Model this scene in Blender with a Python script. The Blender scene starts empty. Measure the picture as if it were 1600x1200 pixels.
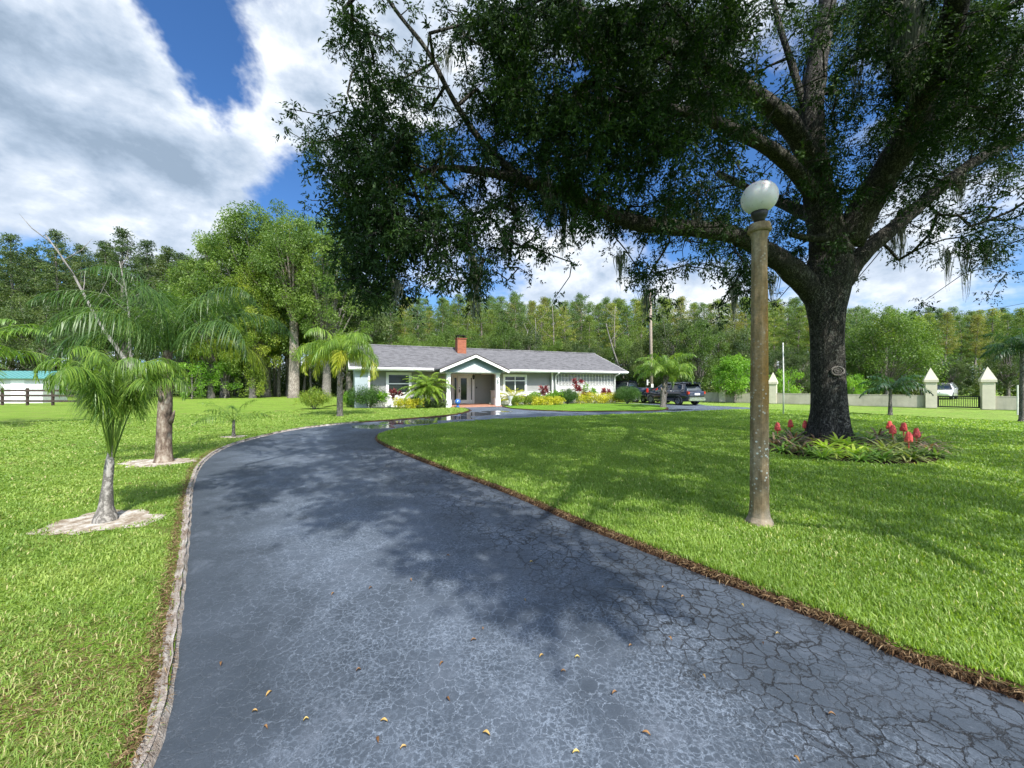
import bpy, bmesh, math, random
import numpy as np
from mathutils import Vector, Matrix, Quaternion, Euler
random.seed(7); RNG = np.random.default_rng(11)
R = math.radians; PI = math.pi
F = 600.0; CAMZ = 1.6
scene = bpy.context.scene
COL = scene.collection
# ---------------------------------------------------------------- camera
cam_d = bpy.data.cameras.new('camera'); cam = bpy.data.objects.new('camera', cam_d); COL.objects.link(cam)
cam.location = (0, 0, CAMZ); cam.rotation_euler = (R(90), 0, 0)
cam_d.sensor_width = 36; cam_d.lens = 13.5; cam_d.clip_start = 0.05; cam_d.clip_end = 4000
scene.camera = cam
scene.render.resolution_x = 1024; scene.render.resolution_y = 768
scene.view_settings.view_transform = 'Standard'; scene.view_settings.look = 'None'
scene.view_settings.gamma = 1; scene.view_settings.exposure = 0.95
scene.cycles.max_bounces = 8; scene.cycles.diffuse_bounces = 3; scene.cycles.transmission_bounces = 6
scene.cycles.transparent_max_bounces = 8; scene.cycles.caustics_reflective = False; scene.cycles.caustics_refractive = False
scene.cycles.sample_clamp_indirect = 6; scene.cycles.use_denoising = True
# ---------------------------------------------------------------- sun and sky
SUN_EL = R(50); SUN_H = Vector((0.43, -0.90)).normalized()
SUNV = Vector((SUN_H.x*math.cos(SUN_EL), SUN_H.y*math.cos(SUN_EL), math.sin(SUN_EL)))
sl = bpy.data.lights.new('sun', 'SUN'); sl.energy = 3.9; sl.angle = R(0.55); sl.color = (1.0, 0.955, 0.88)
so = bpy.data.objects.new('sun', sl); COL.objects.link(so)
so.rotation_euler = (-SUNV).to_track_quat('-Z', 'Y').to_euler()
world = bpy.data.worlds.new('World'); scene.world = world; world.use_nodes = True

class NT:
    """small wrapper to write node trees"""
    def __init__(s, tree): s.t = tree; s.n = tree.nodes; s.l = tree.links
    def add(s, typ, **kw):
        nd = s.n.new(typ)
        for k, v in kw.items():
            if k.startswith('_'): setattr(nd, k[1:], v)
        for k, v in kw.items():
            if k.startswith('_'): continue
            key = k.replace('__', ' ')
            if key.startswith('i') and key[1:].isdigit(): key = int(key[1:])
            s.put(nd.inputs[key], v)
        return nd
    def put(s, sock, v):
        if hasattr(v, 'outputs'): v = v.outputs[0]
        if hasattr(v, 'is_output') : s.l.new(v, sock)
        else:
            try: sock.default_value = v
            except Exception: sock.default_value = (*v, 1.0) if len(v) == 3 else v
    def math(s, op, a, b=0.0, c=0.0, clamp=False):
        nd = s.add('ShaderNodeMath', _operation=op, _use_clamp=clamp); s.put(nd.inputs[0], a); s.put(nd.inputs[1], b); s.put(nd.inputs[2], c); return nd.outputs[0]
    def vmath(s, op, a, b=(0, 0, 0), out=0):
        nd = s.add('ShaderNodeVectorMath', _operation=op); s.put(nd.inputs[0], a); s.put(nd.inputs[1], b); return nd.outputs[out]
    def mix(s, f, a, b, blend='MIX'):
        nd = s.add('ShaderNodeMix', _data_type='RGBA', _blend_type=blend)
        s.put(nd.inputs[0], f); s.put(nd.inputs[6], a); s.put(nd.inputs[7], b); return nd.outputs[2]
    def mapr(s, v, a, b, c=0.0, d=1.0, kind='LINEAR'):
        nd = s.add('ShaderNodeMapRange', _interpolation_type=kind); s.put(nd.inputs[0], v)
        for i, x in zip((1, 2, 3, 4), (a, b, c, d)): s.put(nd.inputs[i], x)
        return nd.outputs[0]
    def noise(s, vec, scale, detail=3, rough=0.55, dist=0.0, out=0):
        nd = s.add('ShaderNodeTexNoise', Scale=scale, Detail=detail, Roughness=rough, Distortion=dist)
        if vec is not None: s.put(nd.inputs['Vector'], vec)
        return nd.outputs[out]
    def voro(s, vec, scale, feature='F1', out=0, rnd=1.0):
        nd = s.add('ShaderNodeTexVoronoi', _feature=feature, Scale=scale, Randomness=rnd)
        if vec is not None: s.put(nd.inputs['Vector'], vec)
        return nd.outputs[out]
    def ramp(s, f, stops):
        nd = s.add('ShaderNodeValToRGB'); s.put(nd.inputs[0], f); e = nd.color_ramp.elements
        while len(e) < len(stops): e.new(0.5)
        for x, (p, c) in zip(e, stops): x.position = p; x.color = (*c, 1.0)
        return nd.outputs[0]
    def geo(s): return s.add('ShaderNodeNewGeometry').outputs['Position']
    def objc(s): return s.add('ShaderNodeTexCoord').outputs['Object']
    def scalev(s, v, sc):
        nd = s.add('ShaderNodeMapping'); s.put(nd.inputs[0], v); nd.inputs['Scale'].default_value = sc; return nd.outputs[0]
    def attr(s, name, out='Fac'): return s.add('ShaderNodeAttribute', _attribute_name=name).outputs[out]
    def bump(s, h, strength=0.5, dist=0.02, normal=None):
        nd = s.add('ShaderNodeBump', Strength=strength, Distance=dist, Height=h)
        if normal is not None: s.put(nd.inputs['Normal'], normal)
        return nd.outputs[0]

def dirpx(px, py): return Vector(((px-800)/F, 1.0, -(py-600)/F)).normalized()

w = NT(world.node_tree); w.n.clear()
sky = w.add('ShaderNodeTexSky', _sky_type='NISHITA', _sun_disc=False, _sun_elevation=SUN_EL, _sun_rotation=math.atan2(SUN_H.x, SUN_H.y), _air_density=1.0, _dust_density=0.3, _ozone_density=3.0, _altitude=0)
vd = w.vmath('NORMALIZE', w.add('ShaderNodeTexCoord').outputs['Generated'])
sep = w.add('ShaderNodeSeparateXYZ', i0=vd)
zz = w.math('MAXIMUM', sep.outputs[2], 0.0)
den = w.math('ADD', zz, 0.28)
cx = w.math('DIVIDE', sep.outputs[0], den); cy = w.math('DIVIDE', sep.outputs[1], den)
cp = w.add('ShaderNodeCombineXYZ', i0=cx, i1=cy, i2=w.math('MULTIPLY', zz, 0.6)).outputs[0]
n1 = w.noise(cp, 1.15, 8, 0.56, 0.25)
cpd = w.scalev(vd, (2.0, 2.0, 3.3))
n2 = w.noise(cpd, 1.9, 7, 0.6, 0.4)
n3 = w.noise(cp, 0.7, 3, 0.5, 0.0)
cov = w.math('ADD', w.math('MULTIPLY', n1, 0.75), w.math('MULTIPLY', n2, 0.34))
nzw = w.add('ShaderNodeTexNoise', Scale=3.2, Detail=6.0, Roughness=.6); w.put(nzw.inputs['Vector'], vd)
wsc = w.add('ShaderNodeVectorMath', _operation='SCALE'); w.put(wsc.inputs[0], w.vmath('SUBTRACT', nzw.outputs['Color'], (.5, .5, .5))); wsc.inputs['Scale'].default_value = .30
vdw = w.vmath('ADD', vd, wsc.outputs[0])
n4 = w.noise(cpd, 5.5, 6, 0.65, 0.5)
cov = w.math('ADD', cov, w.math('MULTIPLY', w.math('SUBTRACT', n4, .5), .16))
def blob(d, rad, amp):
    dist = w.vmath('DISTANCE', vdw, tuple(d), out=1)
    return w.mapr(dist, rad*1.25, 0.0, 0.0, amp, 'SMOOTHERSTEP')
# broad banks of cloud and the gaps of clear sky between them, laid out on the sky itself
BL = [((340,55),.15,-.36),((300,140),.10,-.2),((270,10),.10,-.15),((450,290),.15,-.30),((500,340),.1,-.15),((150,345),.09,-.05),((1130,290),.22,-.30),((900,240),.22,-.26),((680,280),.14,-.22),
      ((1540,430),.13,-.22),((1250,80),.25,-.14),((640,70),.14,.18),((470,110),.14,.24),((120,90),.42,.17),((170,260),.3,.19),((60,395),.10,-.2),((250,372),.10,-.14),((285,350),.05,.16),((90,345),.06,.12),((200,300),.03,-.12),((360,220),.2,.16),((900,420),.22,.22),((1400,400),.16,.18),
      ((1520,300),.16,.12),((1120,440),.14,.14),((10,360),.14,-.10),((430,430),.2,.1),((1500,440),.1,.12)]
for (p, rad, amp) in BL: cov = w.math('ADD', cov, blob(dirpx(*p), rad, amp))
mask = w.mapr(cov, 0.47, 0.66, 0, 1, 'SMOOTHSTEP')
thick = w.mapr(cov, 0.54, 1.0, 0, 1, 'SMOOTHSTEP')
cpo = w.vmath('ADD', cpd, (.06, .0, .14))
rel = w.math('ADD', w.math('SUBTRACT', w.noise(cpo, 1.5, 8, .56, .2), w.noise(cpd, 1.5, 8, .56, .2)), w.math('MULTIPLY', w.math('SUBTRACT', w.noise(cpo, 4.5, 6, .6, .3), w.noise(cpd, 4.5, 6, .6, .3)), .45))
tone = w.math('SUBTRACT', thick, w.math('ADD', w.mapr(n2, 0.40, 0.66, -0.22, 0.42), w.mapr(n4, .38, .64, -.12, .16)))
tone = w.math('ADD', w.math('MULTIPLY', tone, .50), .20)
tone = w.math('ADD', tone, w.math('MULTIPLY', rel, 2.8))
tone = w.math('ADD', tone, w.mapr(n3, 0.35, 0.65, -0.25, 0.25))
ccol = w.ramp(w.math('MULTIPLY', tone, .88), [(0.0, (0.60, 0.625, 0.65)), (0.35, (0.40, 0.45, 0.52)), (0.7, (0.27, 0.33, 0.41)), (1.0, (0.19, 0.245, 0.315))])
skyd = w.mix(1.0, w.mix(1.0, sky, (0.085, 0.085, 0.085, 1), 'MULTIPLY'), (0.50, 0.80, 1.12, 1), 'MULTIPLY')
hz = w.mapr(zz, 0.0, 0.35, 0.55, 0.0, 'SMOOTHSTEP')
skyd = w.mix(hz, skyd, (0.20, 0.34, 0.54, 1))
fill_glow = w.mapr(w.vmath('DOT_PRODUCT', vd, tuple(SUNV), out=1), .35, .97, 1.0, 5.0, 'SMOOTHSTEP')   # cloud brightened round the sun, behind the photographer, added to fill the shadows
cs_ = w.add('ShaderNodeVectorMath', _operation='SCALE'); w.put(cs_.inputs[0], ccol); w.put(cs_.inputs['Scale'], fill_glow); ccol = cs_.outputs[0]
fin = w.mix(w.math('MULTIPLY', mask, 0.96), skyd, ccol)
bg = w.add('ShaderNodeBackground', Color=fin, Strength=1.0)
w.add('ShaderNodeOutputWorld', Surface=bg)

# ---------------------------------------------------------------- geometry helpers
def W(px, py, d): return Vector(((px-800)/F*d, d, CAMZ-(py-600)/F*d))
def G(px, py):
    d = CAMZ*F/(py-600.0); return ((px-800)/F*d, d)

def link(o, parent=None):
    COL.objects.link(o)
    if parent is not None: o.parent = parent
    return o
def tag(o, label=None, cat=None, group=None, kind=None):
    if label: o['label'] = label
    if cat: o['category'] = cat
    if group: o['group'] = group
    if kind: o['kind'] = kind
    return o
def empty(name, loc, rz=0.0, label=None, cat=None, group=None):
    o = bpy.data.objects.new(name, None); COL.objects.link(o); o.location = loc; o.rotation_euler = (0, 0, rz); o.empty_display_size = .2
    return tag(o, label, cat, group)
def kids(o): return [c for c in bpy.data.objects if c.parent == o]
CH = {}
def npmesh(name, V, Fq, mat=None, parent=None, smooth=False, attrs=None, faces3=None, make_obj=True):
    """numpy vertices + quads (and triangles) -> one mesh object"""
    V = np.asarray(V, dtype=np.float32).reshape(-1, 3); Fq = np.asarray(Fq, dtype=np.int32).reshape(-1, 4)
    T = np.zeros((0, 3), np.int32) if faces3 is None else np.asarray(faces3, dtype=np.int32).reshape(-1, 3)
    me = bpy.data.meshes.new(name); nq, nt = len(Fq), len(T)
    me.vertices.add(len(V)); me.vertices.foreach_set('co', V.ravel())
    me.loops.add(nq*4+nt*3); me.loops.foreach_set('vertex_index', np.concatenate([Fq.ravel(), T.ravel()]))
    me.polygons.add(nq+nt)
    ls = np.concatenate([np.arange(nq)*4, nq*4+np.arange(nt)*3]).astype(np.int32)
    me.polygons.foreach_set('loop_start', ls)
    if smooth: me.polygons.foreach_set('use_smooth', np.ones(nq+nt, dtype=bool))
    me.update(calc_edges=True)
    for k, a in (attrs or {}).items():
        at = me.attributes.new(k, 'FLOAT', 'POINT'); at.data.foreach_set('value', np.asarray(a, dtype=np.float32))
    if mat: me.materials.append(mat)
    if not make_obj: return me
    return link(bpy.data.objects.new(name, me), parent)

class MB:
    """collects simple shapes into one mesh"""
    def __init__(s): s.v = []; s.f = []
    def raw(s, vs, fs):
        b = len(s.v); s.v += [tuple(x) for x in vs]; s.f += [tuple(b+i for i in f) for f in fs]; return s
    def box(s, x0, x1, y0, y1, z0, z1, M=None):
        vs = [Vector((x, y, z)) for z in (z0, z1) for (x, y) in ((x0, y0), (x1, y0), (x1, y1), (x0, y1))]
        if M is not None: vs = [M @ v for v in vs]
        return s.raw(vs, [(0,3,2,1),(4,5,6,7),(0,1,5,4),(1,2,6,5),(2,3,7,6),(3,0,4,7)])
    def tube(s, pts, rads, n=8, cap=True, sq=1.0, rot=0.0):
        pts = [Vector(p) for p in pts]; rings = []; up = None
        for i, p in enumerate(pts):
            t = (pts[min(i+1, len(pts)-1)]-pts[max(i-1, 0)])
            t = t.normalized() if t.length > 1e-9 else Vector((0, 0, 1))
            if up is None: a = t.orthogonal().normalized() if abs(t.z) < .99 else Vector((1, 0, 0))
            else:
                a = up - t*up.dot(t); a = a.normalized() if a.length > 1e-6 else t.orthogonal().normalized()
            up = a; b = t.cross(a); r = rads[i] if hasattr(rads, '__len__') else rads
            rings.append([p+(a*math.cos(rot+2*PI*k/n)+b*math.sin(rot+2*PI*k/n)*sq)*r for k in range(n)])
        vs = [v for r_ in rings for v in r_]; fs = []
        for i in range(len(rings)-1):
            for k in range(n): fs.append((i*n+k, i*n+(k+1) % n, (i+1)*n+(k+1) % n, (i+1)*n+k))
        if cap: fs.append(tuple(range(n-1, -1, -1))); fs.append(tuple((len(rings)-1)*n+k for k in range(n)))
        return s.raw(vs, fs)
    def lathe(s, prof, n=16, c=(0, 0, 0), rot=0.0):
        return s.tube([(c[0], c[1], c[2]+z) for r, z in prof], [max(r, 1e-4) for r, z in prof], n, True, 1.0, rot)
    def prism(s, poly, axis, a0, a1, M=None):
        """poly in the two other axes, extruded along axis ('x','y','z')"""
        n = len(poly); vs = []
        for a in (a0, a1):
            for (p, q) in poly:
                v = {'x': (a, p, q), 'y': (p, a, q), 'z': (p, q, a)}[axis]; vs.append(Vector(v) if M is None else M @ Vector(v))
        return s.raw(vs, [tuple(range(n-1, -1, -1)), tuple(range(n, 2*n))]+[(i, (i+1) % n, n+(i+1) % n, n+i) for i in range(n)])
    def quad(s, a, b, c, d): return s.raw([a, b, c, d], [(0, 1, 2, 3)])
    def sphere(s, c, r, n=16, m=10, sc=(1, 1, 1)):
        vs = []; fs = []
        for i in range(m+1):
            th = PI*i/m
            for k in range(n):
                ph = 2*PI*k/n; vs.append((c[0]+r*sc[0]*math.sin(th)*math.cos(ph), c[1]+r*sc[1]*math.sin(th)*math.sin(ph), c[2]+r*sc[2]*math.cos(th)))
        for i in range(m):
            for k in range(n): fs.append((i*n+k, (i+1)*n+k, (i+1)*n+(k+1) % n, i*n+(k+1) % n))
        return s.raw(vs, fs)
    def build(s, name, mat, parent=None, smooth=False, bevel=0.0, loc=None):
        me = bpy.data.meshes.new(name); me.from_pydata(s.v, [], s.f)
        bm = bmesh.new(); bm.from_mesh(me); bmesh.ops.recalc_face_normals(bm, faces=bm.faces)
        if bevel: bmesh.ops.bevel(bm, geom=[e for e in bm.edges if len(e.link_faces) == 2 and e.calc_face_angle(0) > .6], offset=bevel, segments=2, affect='EDGES', clamp_overlap=True)
        bm.to_mesh(me); bm.free()
        if smooth:
            for p in me.polygons: p.use_smooth = True
        if mat: me.materials.append(mat)
        o = link(bpy.data.objects.new(name, me), parent)
        if loc is not None: o.location = loc
        return o
def copy_tree(o, parent=None):
    c = o.copy(); COL.objects.link(c); c.parent = parent
    for ch in list(CHILDREN.get(o.name, [])) or kids(o): copy_tree(ch, c)
    return c
CHILDREN = {}
def remember(o):
    CHILDREN[o.name] = kids(o)
    for c in CHILDREN[o.name]: remember(c)

# ---------------------------------------------------------------- materials
MATS = {}
def mat(name, fn):
    if name in MATS: return MATS[name]
    m = bpy.data.materials.new(name); m.use_nodes = True; t = NT(m.node_tree); t.n.clear()
    out = t.add('ShaderNodeOutputMaterial'); t.l.new(fn(t), out.inputs[0]); MATS[name] = m; return m
def pbsdf(t, **kw):
    nd = t.add('ShaderNodeBsdfPrincipled')
    for k, v in kw.items(): t.put(nd.inputs[k.replace('_', ' ')], v)
    return nd.outputs[0]
def leafmat(name, stops, trans=0.35, rough=0.5, spec=0.35, tcol=None, rnd=0.25):
    def fn(t):
        f = t.math('ADD', t.attr('tint'), t.math('MULTIPLY', t.math('SUBTRACT', t.add('ShaderNodeObjectInfo').outputs['Random'], .5), rnd), clamp=True)
        c = t.ramp(f, stops)
        d = pbsdf(t, Base_Color=c, Roughness=rough, Specular_IOR_Level=spec)
        tr = t.add('ShaderNodeBsdfTranslucent', Color=t.mix(1.0, c, tcol or (1.5, 1.6, .55, 1), 'MULTIPLY'))
        return t.add('ShaderNodeMixShader', i0=trans, i1=d, i2=tr.outputs[0]).outputs[0]
    return mat(name, fn)
def plain(name, col, rough=.6, metal=0.0, spec=.5, noise=0.12, scale=6.0, bump=0.0, coat=0.0):
    def fn(t):
        p = t.objc(); n = t.noise(p, scale, 5, .6)
        c = t.mix(t.mapr(n, .3, .7), tuple(x*(1-noise) for x in col)+(1,), tuple(min(1, x*(1+noise)) for x in col)+(1,))
        kw = dict(Base_Color=c, Roughness=t.mapr(n, .2, .8, max(rough-.08, .02), rough+.08), Metallic=metal, Specular_IOR_Level=spec, Coat_Weight=coat)
        if bump: kw['Normal'] = t.bump(t.noise(p, scale*12, 4, .7), bump, .01)
        return pbsdf(t, **kw)
    return mat(name, fn)
# ---------------------------------------------------------------- foliage primitives
def unit(n):
    v = RNG.normal(size=(n, 3)); return v/np.maximum(np.linalg.norm(v, axis=1, keepdims=True), 1e-6)
def nrm(v): return v/np.maximum(np.linalg.norm(v, axis=1, keepdims=True), 1e-9)
def leafquads(P, D, L, Wd, droop=0.15, flat=0.0):
    """rhombic leaf per row: base P, direction D, length L, width Wd"""
    n = len(P); D = nrm(D); r = unit(n)
    if flat: r = r*(1-flat)+np.array([0, 0, 1.0])*flat*np.sign(r[:, 2:3]+1e-6)
    S = nrm(np.cross(D, r)); L = np.asarray(L).reshape(-1, 1)*np.ones((n, 1)); Wd = np.asarray(Wd).reshape(-1, 1)*np.ones((n, 1))
    Nn = np.cross(S, D)
    mid = P+D*L*.45+Nn*L*.06; tip = P+D*L-np.array([0, 0, 1.0])*L*droop
    V = np.stack([P, mid-S*Wd*.5, tip, mid+S*Wd*.5], axis=1).reshape(-1, 3)
    Q = (np.arange(n)[:, None]*4+np.arange(4)[None]).astype(np.int32)
    return V, Q
def clump_leaves(C, Rd, N, size, sx=(1, 1, 1), hollow=.35, down=.25, width=.45):
    """leaves spread through balls: C (k,3) centres, Rd radii, N leaves each"""
    idx = np.repeat(np.arange(len(C)), N); n = len(idx)
    u = unit(n); rr = (hollow+(1-hollow)*RNG.random(n)**.6)
    P = C[idx]+u*(np.asarray(Rd)[idx]*rr)[:, None]*np.array(sx)
    D = u*.7+unit(n)*.8-np.array([0, 0, down])
    L = size*(.6+.8*RNG.random(n)); V, Q = leafquads(P, D, L, L*width)
    cl = RNG.random(len(C)); t = np.clip(cl[idx]*.6+RNG.random(n)*.4, 0, 1)
    return V, Q, np.repeat(t, 4)
def join(parts):
    Vs, Qs, Ts, b = [], [], [], 0
    for V, Q, T in parts:
        Vs.append(V); Qs.append(np.asarray(Q)+b); Ts.append(T); b += len(V)
    return np.concatenate(Vs), np.concatenate(Qs), np.concatenate(Ts)

# ---------------------------------------------------------------- material set
def m_bark(name, c0, c1, sc=1.0, bump=.9, lichen=0.0):
    def fn(t):
        p = t.objc(); q = t.scalev(p, (9*sc, 9*sc, 1.7*sc)); n = t.noise(q, 1.6, 6, .65, .6)
        wv = t.add('ShaderNodeVectorMath', _operation='SCALE'); t.put(wv.inputs[0], t.noise(p, 3.0, 5, .7, out=1)); wv.inputs['Scale'].default_value = .35; v = t.voro(t.scalev(t.vmath('ADD', p, wv.outputs[0]), (24*sc, 24*sc, 3.2*sc)), 1.0, 'DISTANCE_TO_EDGE')
        h = t.math('ADD', t.mapr(v, 0, .22), t.math('MULTIPLY', n, .8))
        c = t.ramp(t.mapr(h, .3, 1.5), [(0, tuple(x*.45 for x in c0)), (.45, c0), (1, c1)])
        c = t.mix(t.mapr(t.noise(p, 1.1, 4, .6), .45, .7, 0, .6), c, tuple(x*.55 for x in c0)+(1,))
        if lichen: c = t.mix(t.mapr(t.noise(p, 7, 4, .7), .62, .68, 0, lichen), c, (.42, .44, .38, 1))
        return pbsdf(t, Base_Color=c, Roughness=.93, Specular_IOR_Level=.2, Normal=t.bump(h, bump, .035))
    return mat(name, fn)
M_OAKBARK = m_bark('oak_bark', (.050, .047, .040), (.145, .137, .118), 1.0, 1.0, .35)
M_PALEBARK = m_bark('pale_bark', (.22, .185, .15), (.42, .38, .33), .6, .6)
M_GREYBARK = m_bark('grey_bark', (.16, .145, .125), (.36, .33, .30), 1.4, .7, .4)
M_SMOOTHBARK = m_bark('young_palm_bark', (.20, .185, .165), (.40, .375, .34), .5, .25)
M_DEADWOOD = m_bark('dead_wood', (.20, .185, .17), (.36, .34, .32), 1.0, .5)
def m_palmtrunk(t):
    p = t.objc(); z = t.add('ShaderNodeSeparateXYZ', i0=p).outputs[2]
    n = t.noise(t.scalev(p, (5, 5, 2)), 2.5, 6, .7)
    f = t.math('ADD', t.math('MULTIPLY', t.noise(p, 4.5, 5, .7), .35), t.math('MULTIPLY', n, .68))
    c = t.ramp(f, [(.38, (.05, .035, .028)), (.5, (.17, .125, .095)), (.58, (.30, .25, .20)), (.7, (.44, .41, .36))])
    return pbsdf(t, Base_Color=c, Roughness=.9, Specular_IOR_Level=.2, Normal=t.bump(f, .8, .03))
M_PALMTRUNK = mat('palm_trunk_fibre', m_palmtrunk)
M_OAKLEAF = leafmat('oak_leaf', [(0, (.008, .020, .009)), (.5, (.016, .037, .012)), (.85, (.030, .064, .016)), (1, (.06, .11, .024))], .22, .62, .15)
M_PINELEAF = leafmat('cypress_leaf', [(0, (.07, .12, .022)), (.5, (.14, .21, .035)), (.85, (.24, .29, .055)), (1, (.36, .32, .09))], .35, rnd=.55)
M_PINERUST = leafmat('cypress_leaf_rusty', [(0, (.09, .11, .025)), (.5, (.19, .21, .042)), (.85, (.29, .27, .065)), (1, (.36, .27, .10))], .33, rnd=.4)
M_PINEBLUE = leafmat('cypress_leaf_deep', [(0, (.05, .10, .03)), (.5, (.10, .17, .045)), (1, (.19, .26, .06))], .33, rnd=.4)
M_DARKLEAF = leafmat('dark_tree_leaf', [(0, (.030, .058, .022)), (.5, (.064, .105, .030)), (1, (.14, .18, .05))], .28, rnd=.4)
M_MIDLEAF = leafmat('mid_tree_leaf', [(0, (.045, .09, .02)), (.5, (.10, .17, .03)), (1, (.20, .28, .055))], .33, rnd=.3)
M_YELLEAF = leafmat('yellow_green_leaf', [(0, (.08, .14, .02)), (.5, (.18, .26, .03)), (1, (.36, .38, .06))], .35)
M_LIMELEAF = leafmat('lime_leaf', [(0, (.07, .17, .02)), (.5, (.15, .30, .03)), (1, (.26, .42, .06))], .4)
M_SCREENBACK = plain('shaded_block', (.16, .17, .17), .9)
M_GOLDLEAF = leafmat('golden_leaf', [(0, (.16, .22, .02)), (.45, (.42, .42, .03)), (1, (.75, .66, .08))], .3)
M_BUSHLEAF = leafmat('bush_leaf', [(0, (.025, .06, .015)), (.5, (.05, .12, .02)), (1, (.11, .21, .035))], .28)
M_REDLEAF = leafmat('red_leaf', [(0, (.05, .015, .02)), (.5, (.20, .04, .05)), (1, (.42, .14, .13))], .3, tcol=(1.6, .7, .7, 1))
M_PALMLEAF = leafmat('palm_leaf', [(0, (.045, .10, .018)), (.5, (.11, .21, .028)), (1, (.26, .36, .05))], .38, .42, .5)
M_PALMYEL = leafmat('palm_leaf_yellowing', [(0, (.12, .17, .018)), (.5, (.28, .34, .03)), (1, (.52, .48, .07))], .38, .42, .5)
M_PALMDEEP = leafmat('palm_leaf_deep', [(0, (.03, .075, .018)), (.5, (.07, .145, .028)), (1, (.17, .26, .045))], .34, .42, .5)
M_PALMDARK = leafmat('palm_leaf_dark', [(0, (.016, .05, .018)), (.5, (.03, .085, .024)), (1, (.06, .13, .03))], .3, .4, .5)
M_RACHIS = plain('palm_stalk', (.16, .20, .05), .6, noise=.25)
M_DEADFROND = leafmat('dry_frond', [(0, (.22, .15, .08)), (1, (.40, .30, .17))], .25, tcol=(1.1, 1, .8, 1))
M_MOSS = leafmat('spanish_moss', [(0, (.10, .11, .085)), (.6, (.20, .215, .17)), (1, (.32, .32, .26))], .3, .9, .1, (1, 1, 1, 1))
M_BLADE = leafmat('lawn_blade', [(0, (.11, .19, .03)), (.45, (.22, .34, .06)), (.8, (.36, .48, .11)), (1, (.62, .58, .30))], .42, .45, .4, (1.6, 1.6, .5, 1), 0)
M_BLADEL = leafmat('rough_lawn_blade', [(0, (.10, .19, .03)), (.45, (.21, .32, .06)), (.75, (.36, .45, .11)), (1, (.48, .42, .22))], .38, .5, .35, (1.5, 1.5, .5, 1), 0)
M_THATCH = leafmat('dry_thatch', [(0, (.05, .028, .014)), (.5, (.15, .09, .045)), (1, (.36, .26, .15))], .2, .9, .1, (1, 1, 1, 1), 0)
def m_lawn(name, a, b, dry, amt, near):
    def fn(t):
        p = t.geo(); n = t.noise(p, .55, 5, .6, .3); n2 = t.noise(p, 9, 5, .7); n3 = t.noise(p, 60, 3, .7); st = t.noise(t.scalev(p, (.5, 3.2, 1)), .8, 4, .6)
        c = t.mix(t.mapr(t.math('ADD', t.math('MULTIPLY', n2, .5), t.math('MULTIPLY', n, .5)), .38, .62), a+(1,), b+(1,))
        c = t.mix(t.mapr(st, .48, .70, 0, amt), c, dry+(1,))
        if amt > .54: c = t.mix(t.mapr(t.noise(p, 1.4, 6, .7, .5), .56, .66, 0, .8), c, (.20, .145, .07, 1))
        c = t.mix(t.mapr(n3, .35, .65, .55, 0), c, (.02, .04, .008, 1))
        h = t.math('ADD', t.math('MULTIPLY', n2, .4), n3)
        return pbsdf(t, Base_Color=c, Roughness=.8, Specular_IOR_Level=.15, Normal=t.bump(h, .9, .05))
    return mat(name, fn)
M_LAWN = m_lawn('lawn_ground', (.12, .26, .014), (.20, .38, .03), (.28, .40, .06), .35, 1)
M_FIELD = m_lawn('field_ground', (.19, .34, .04), (.30, .44, .07), (.45, .48, .16), .6, 1)
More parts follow.
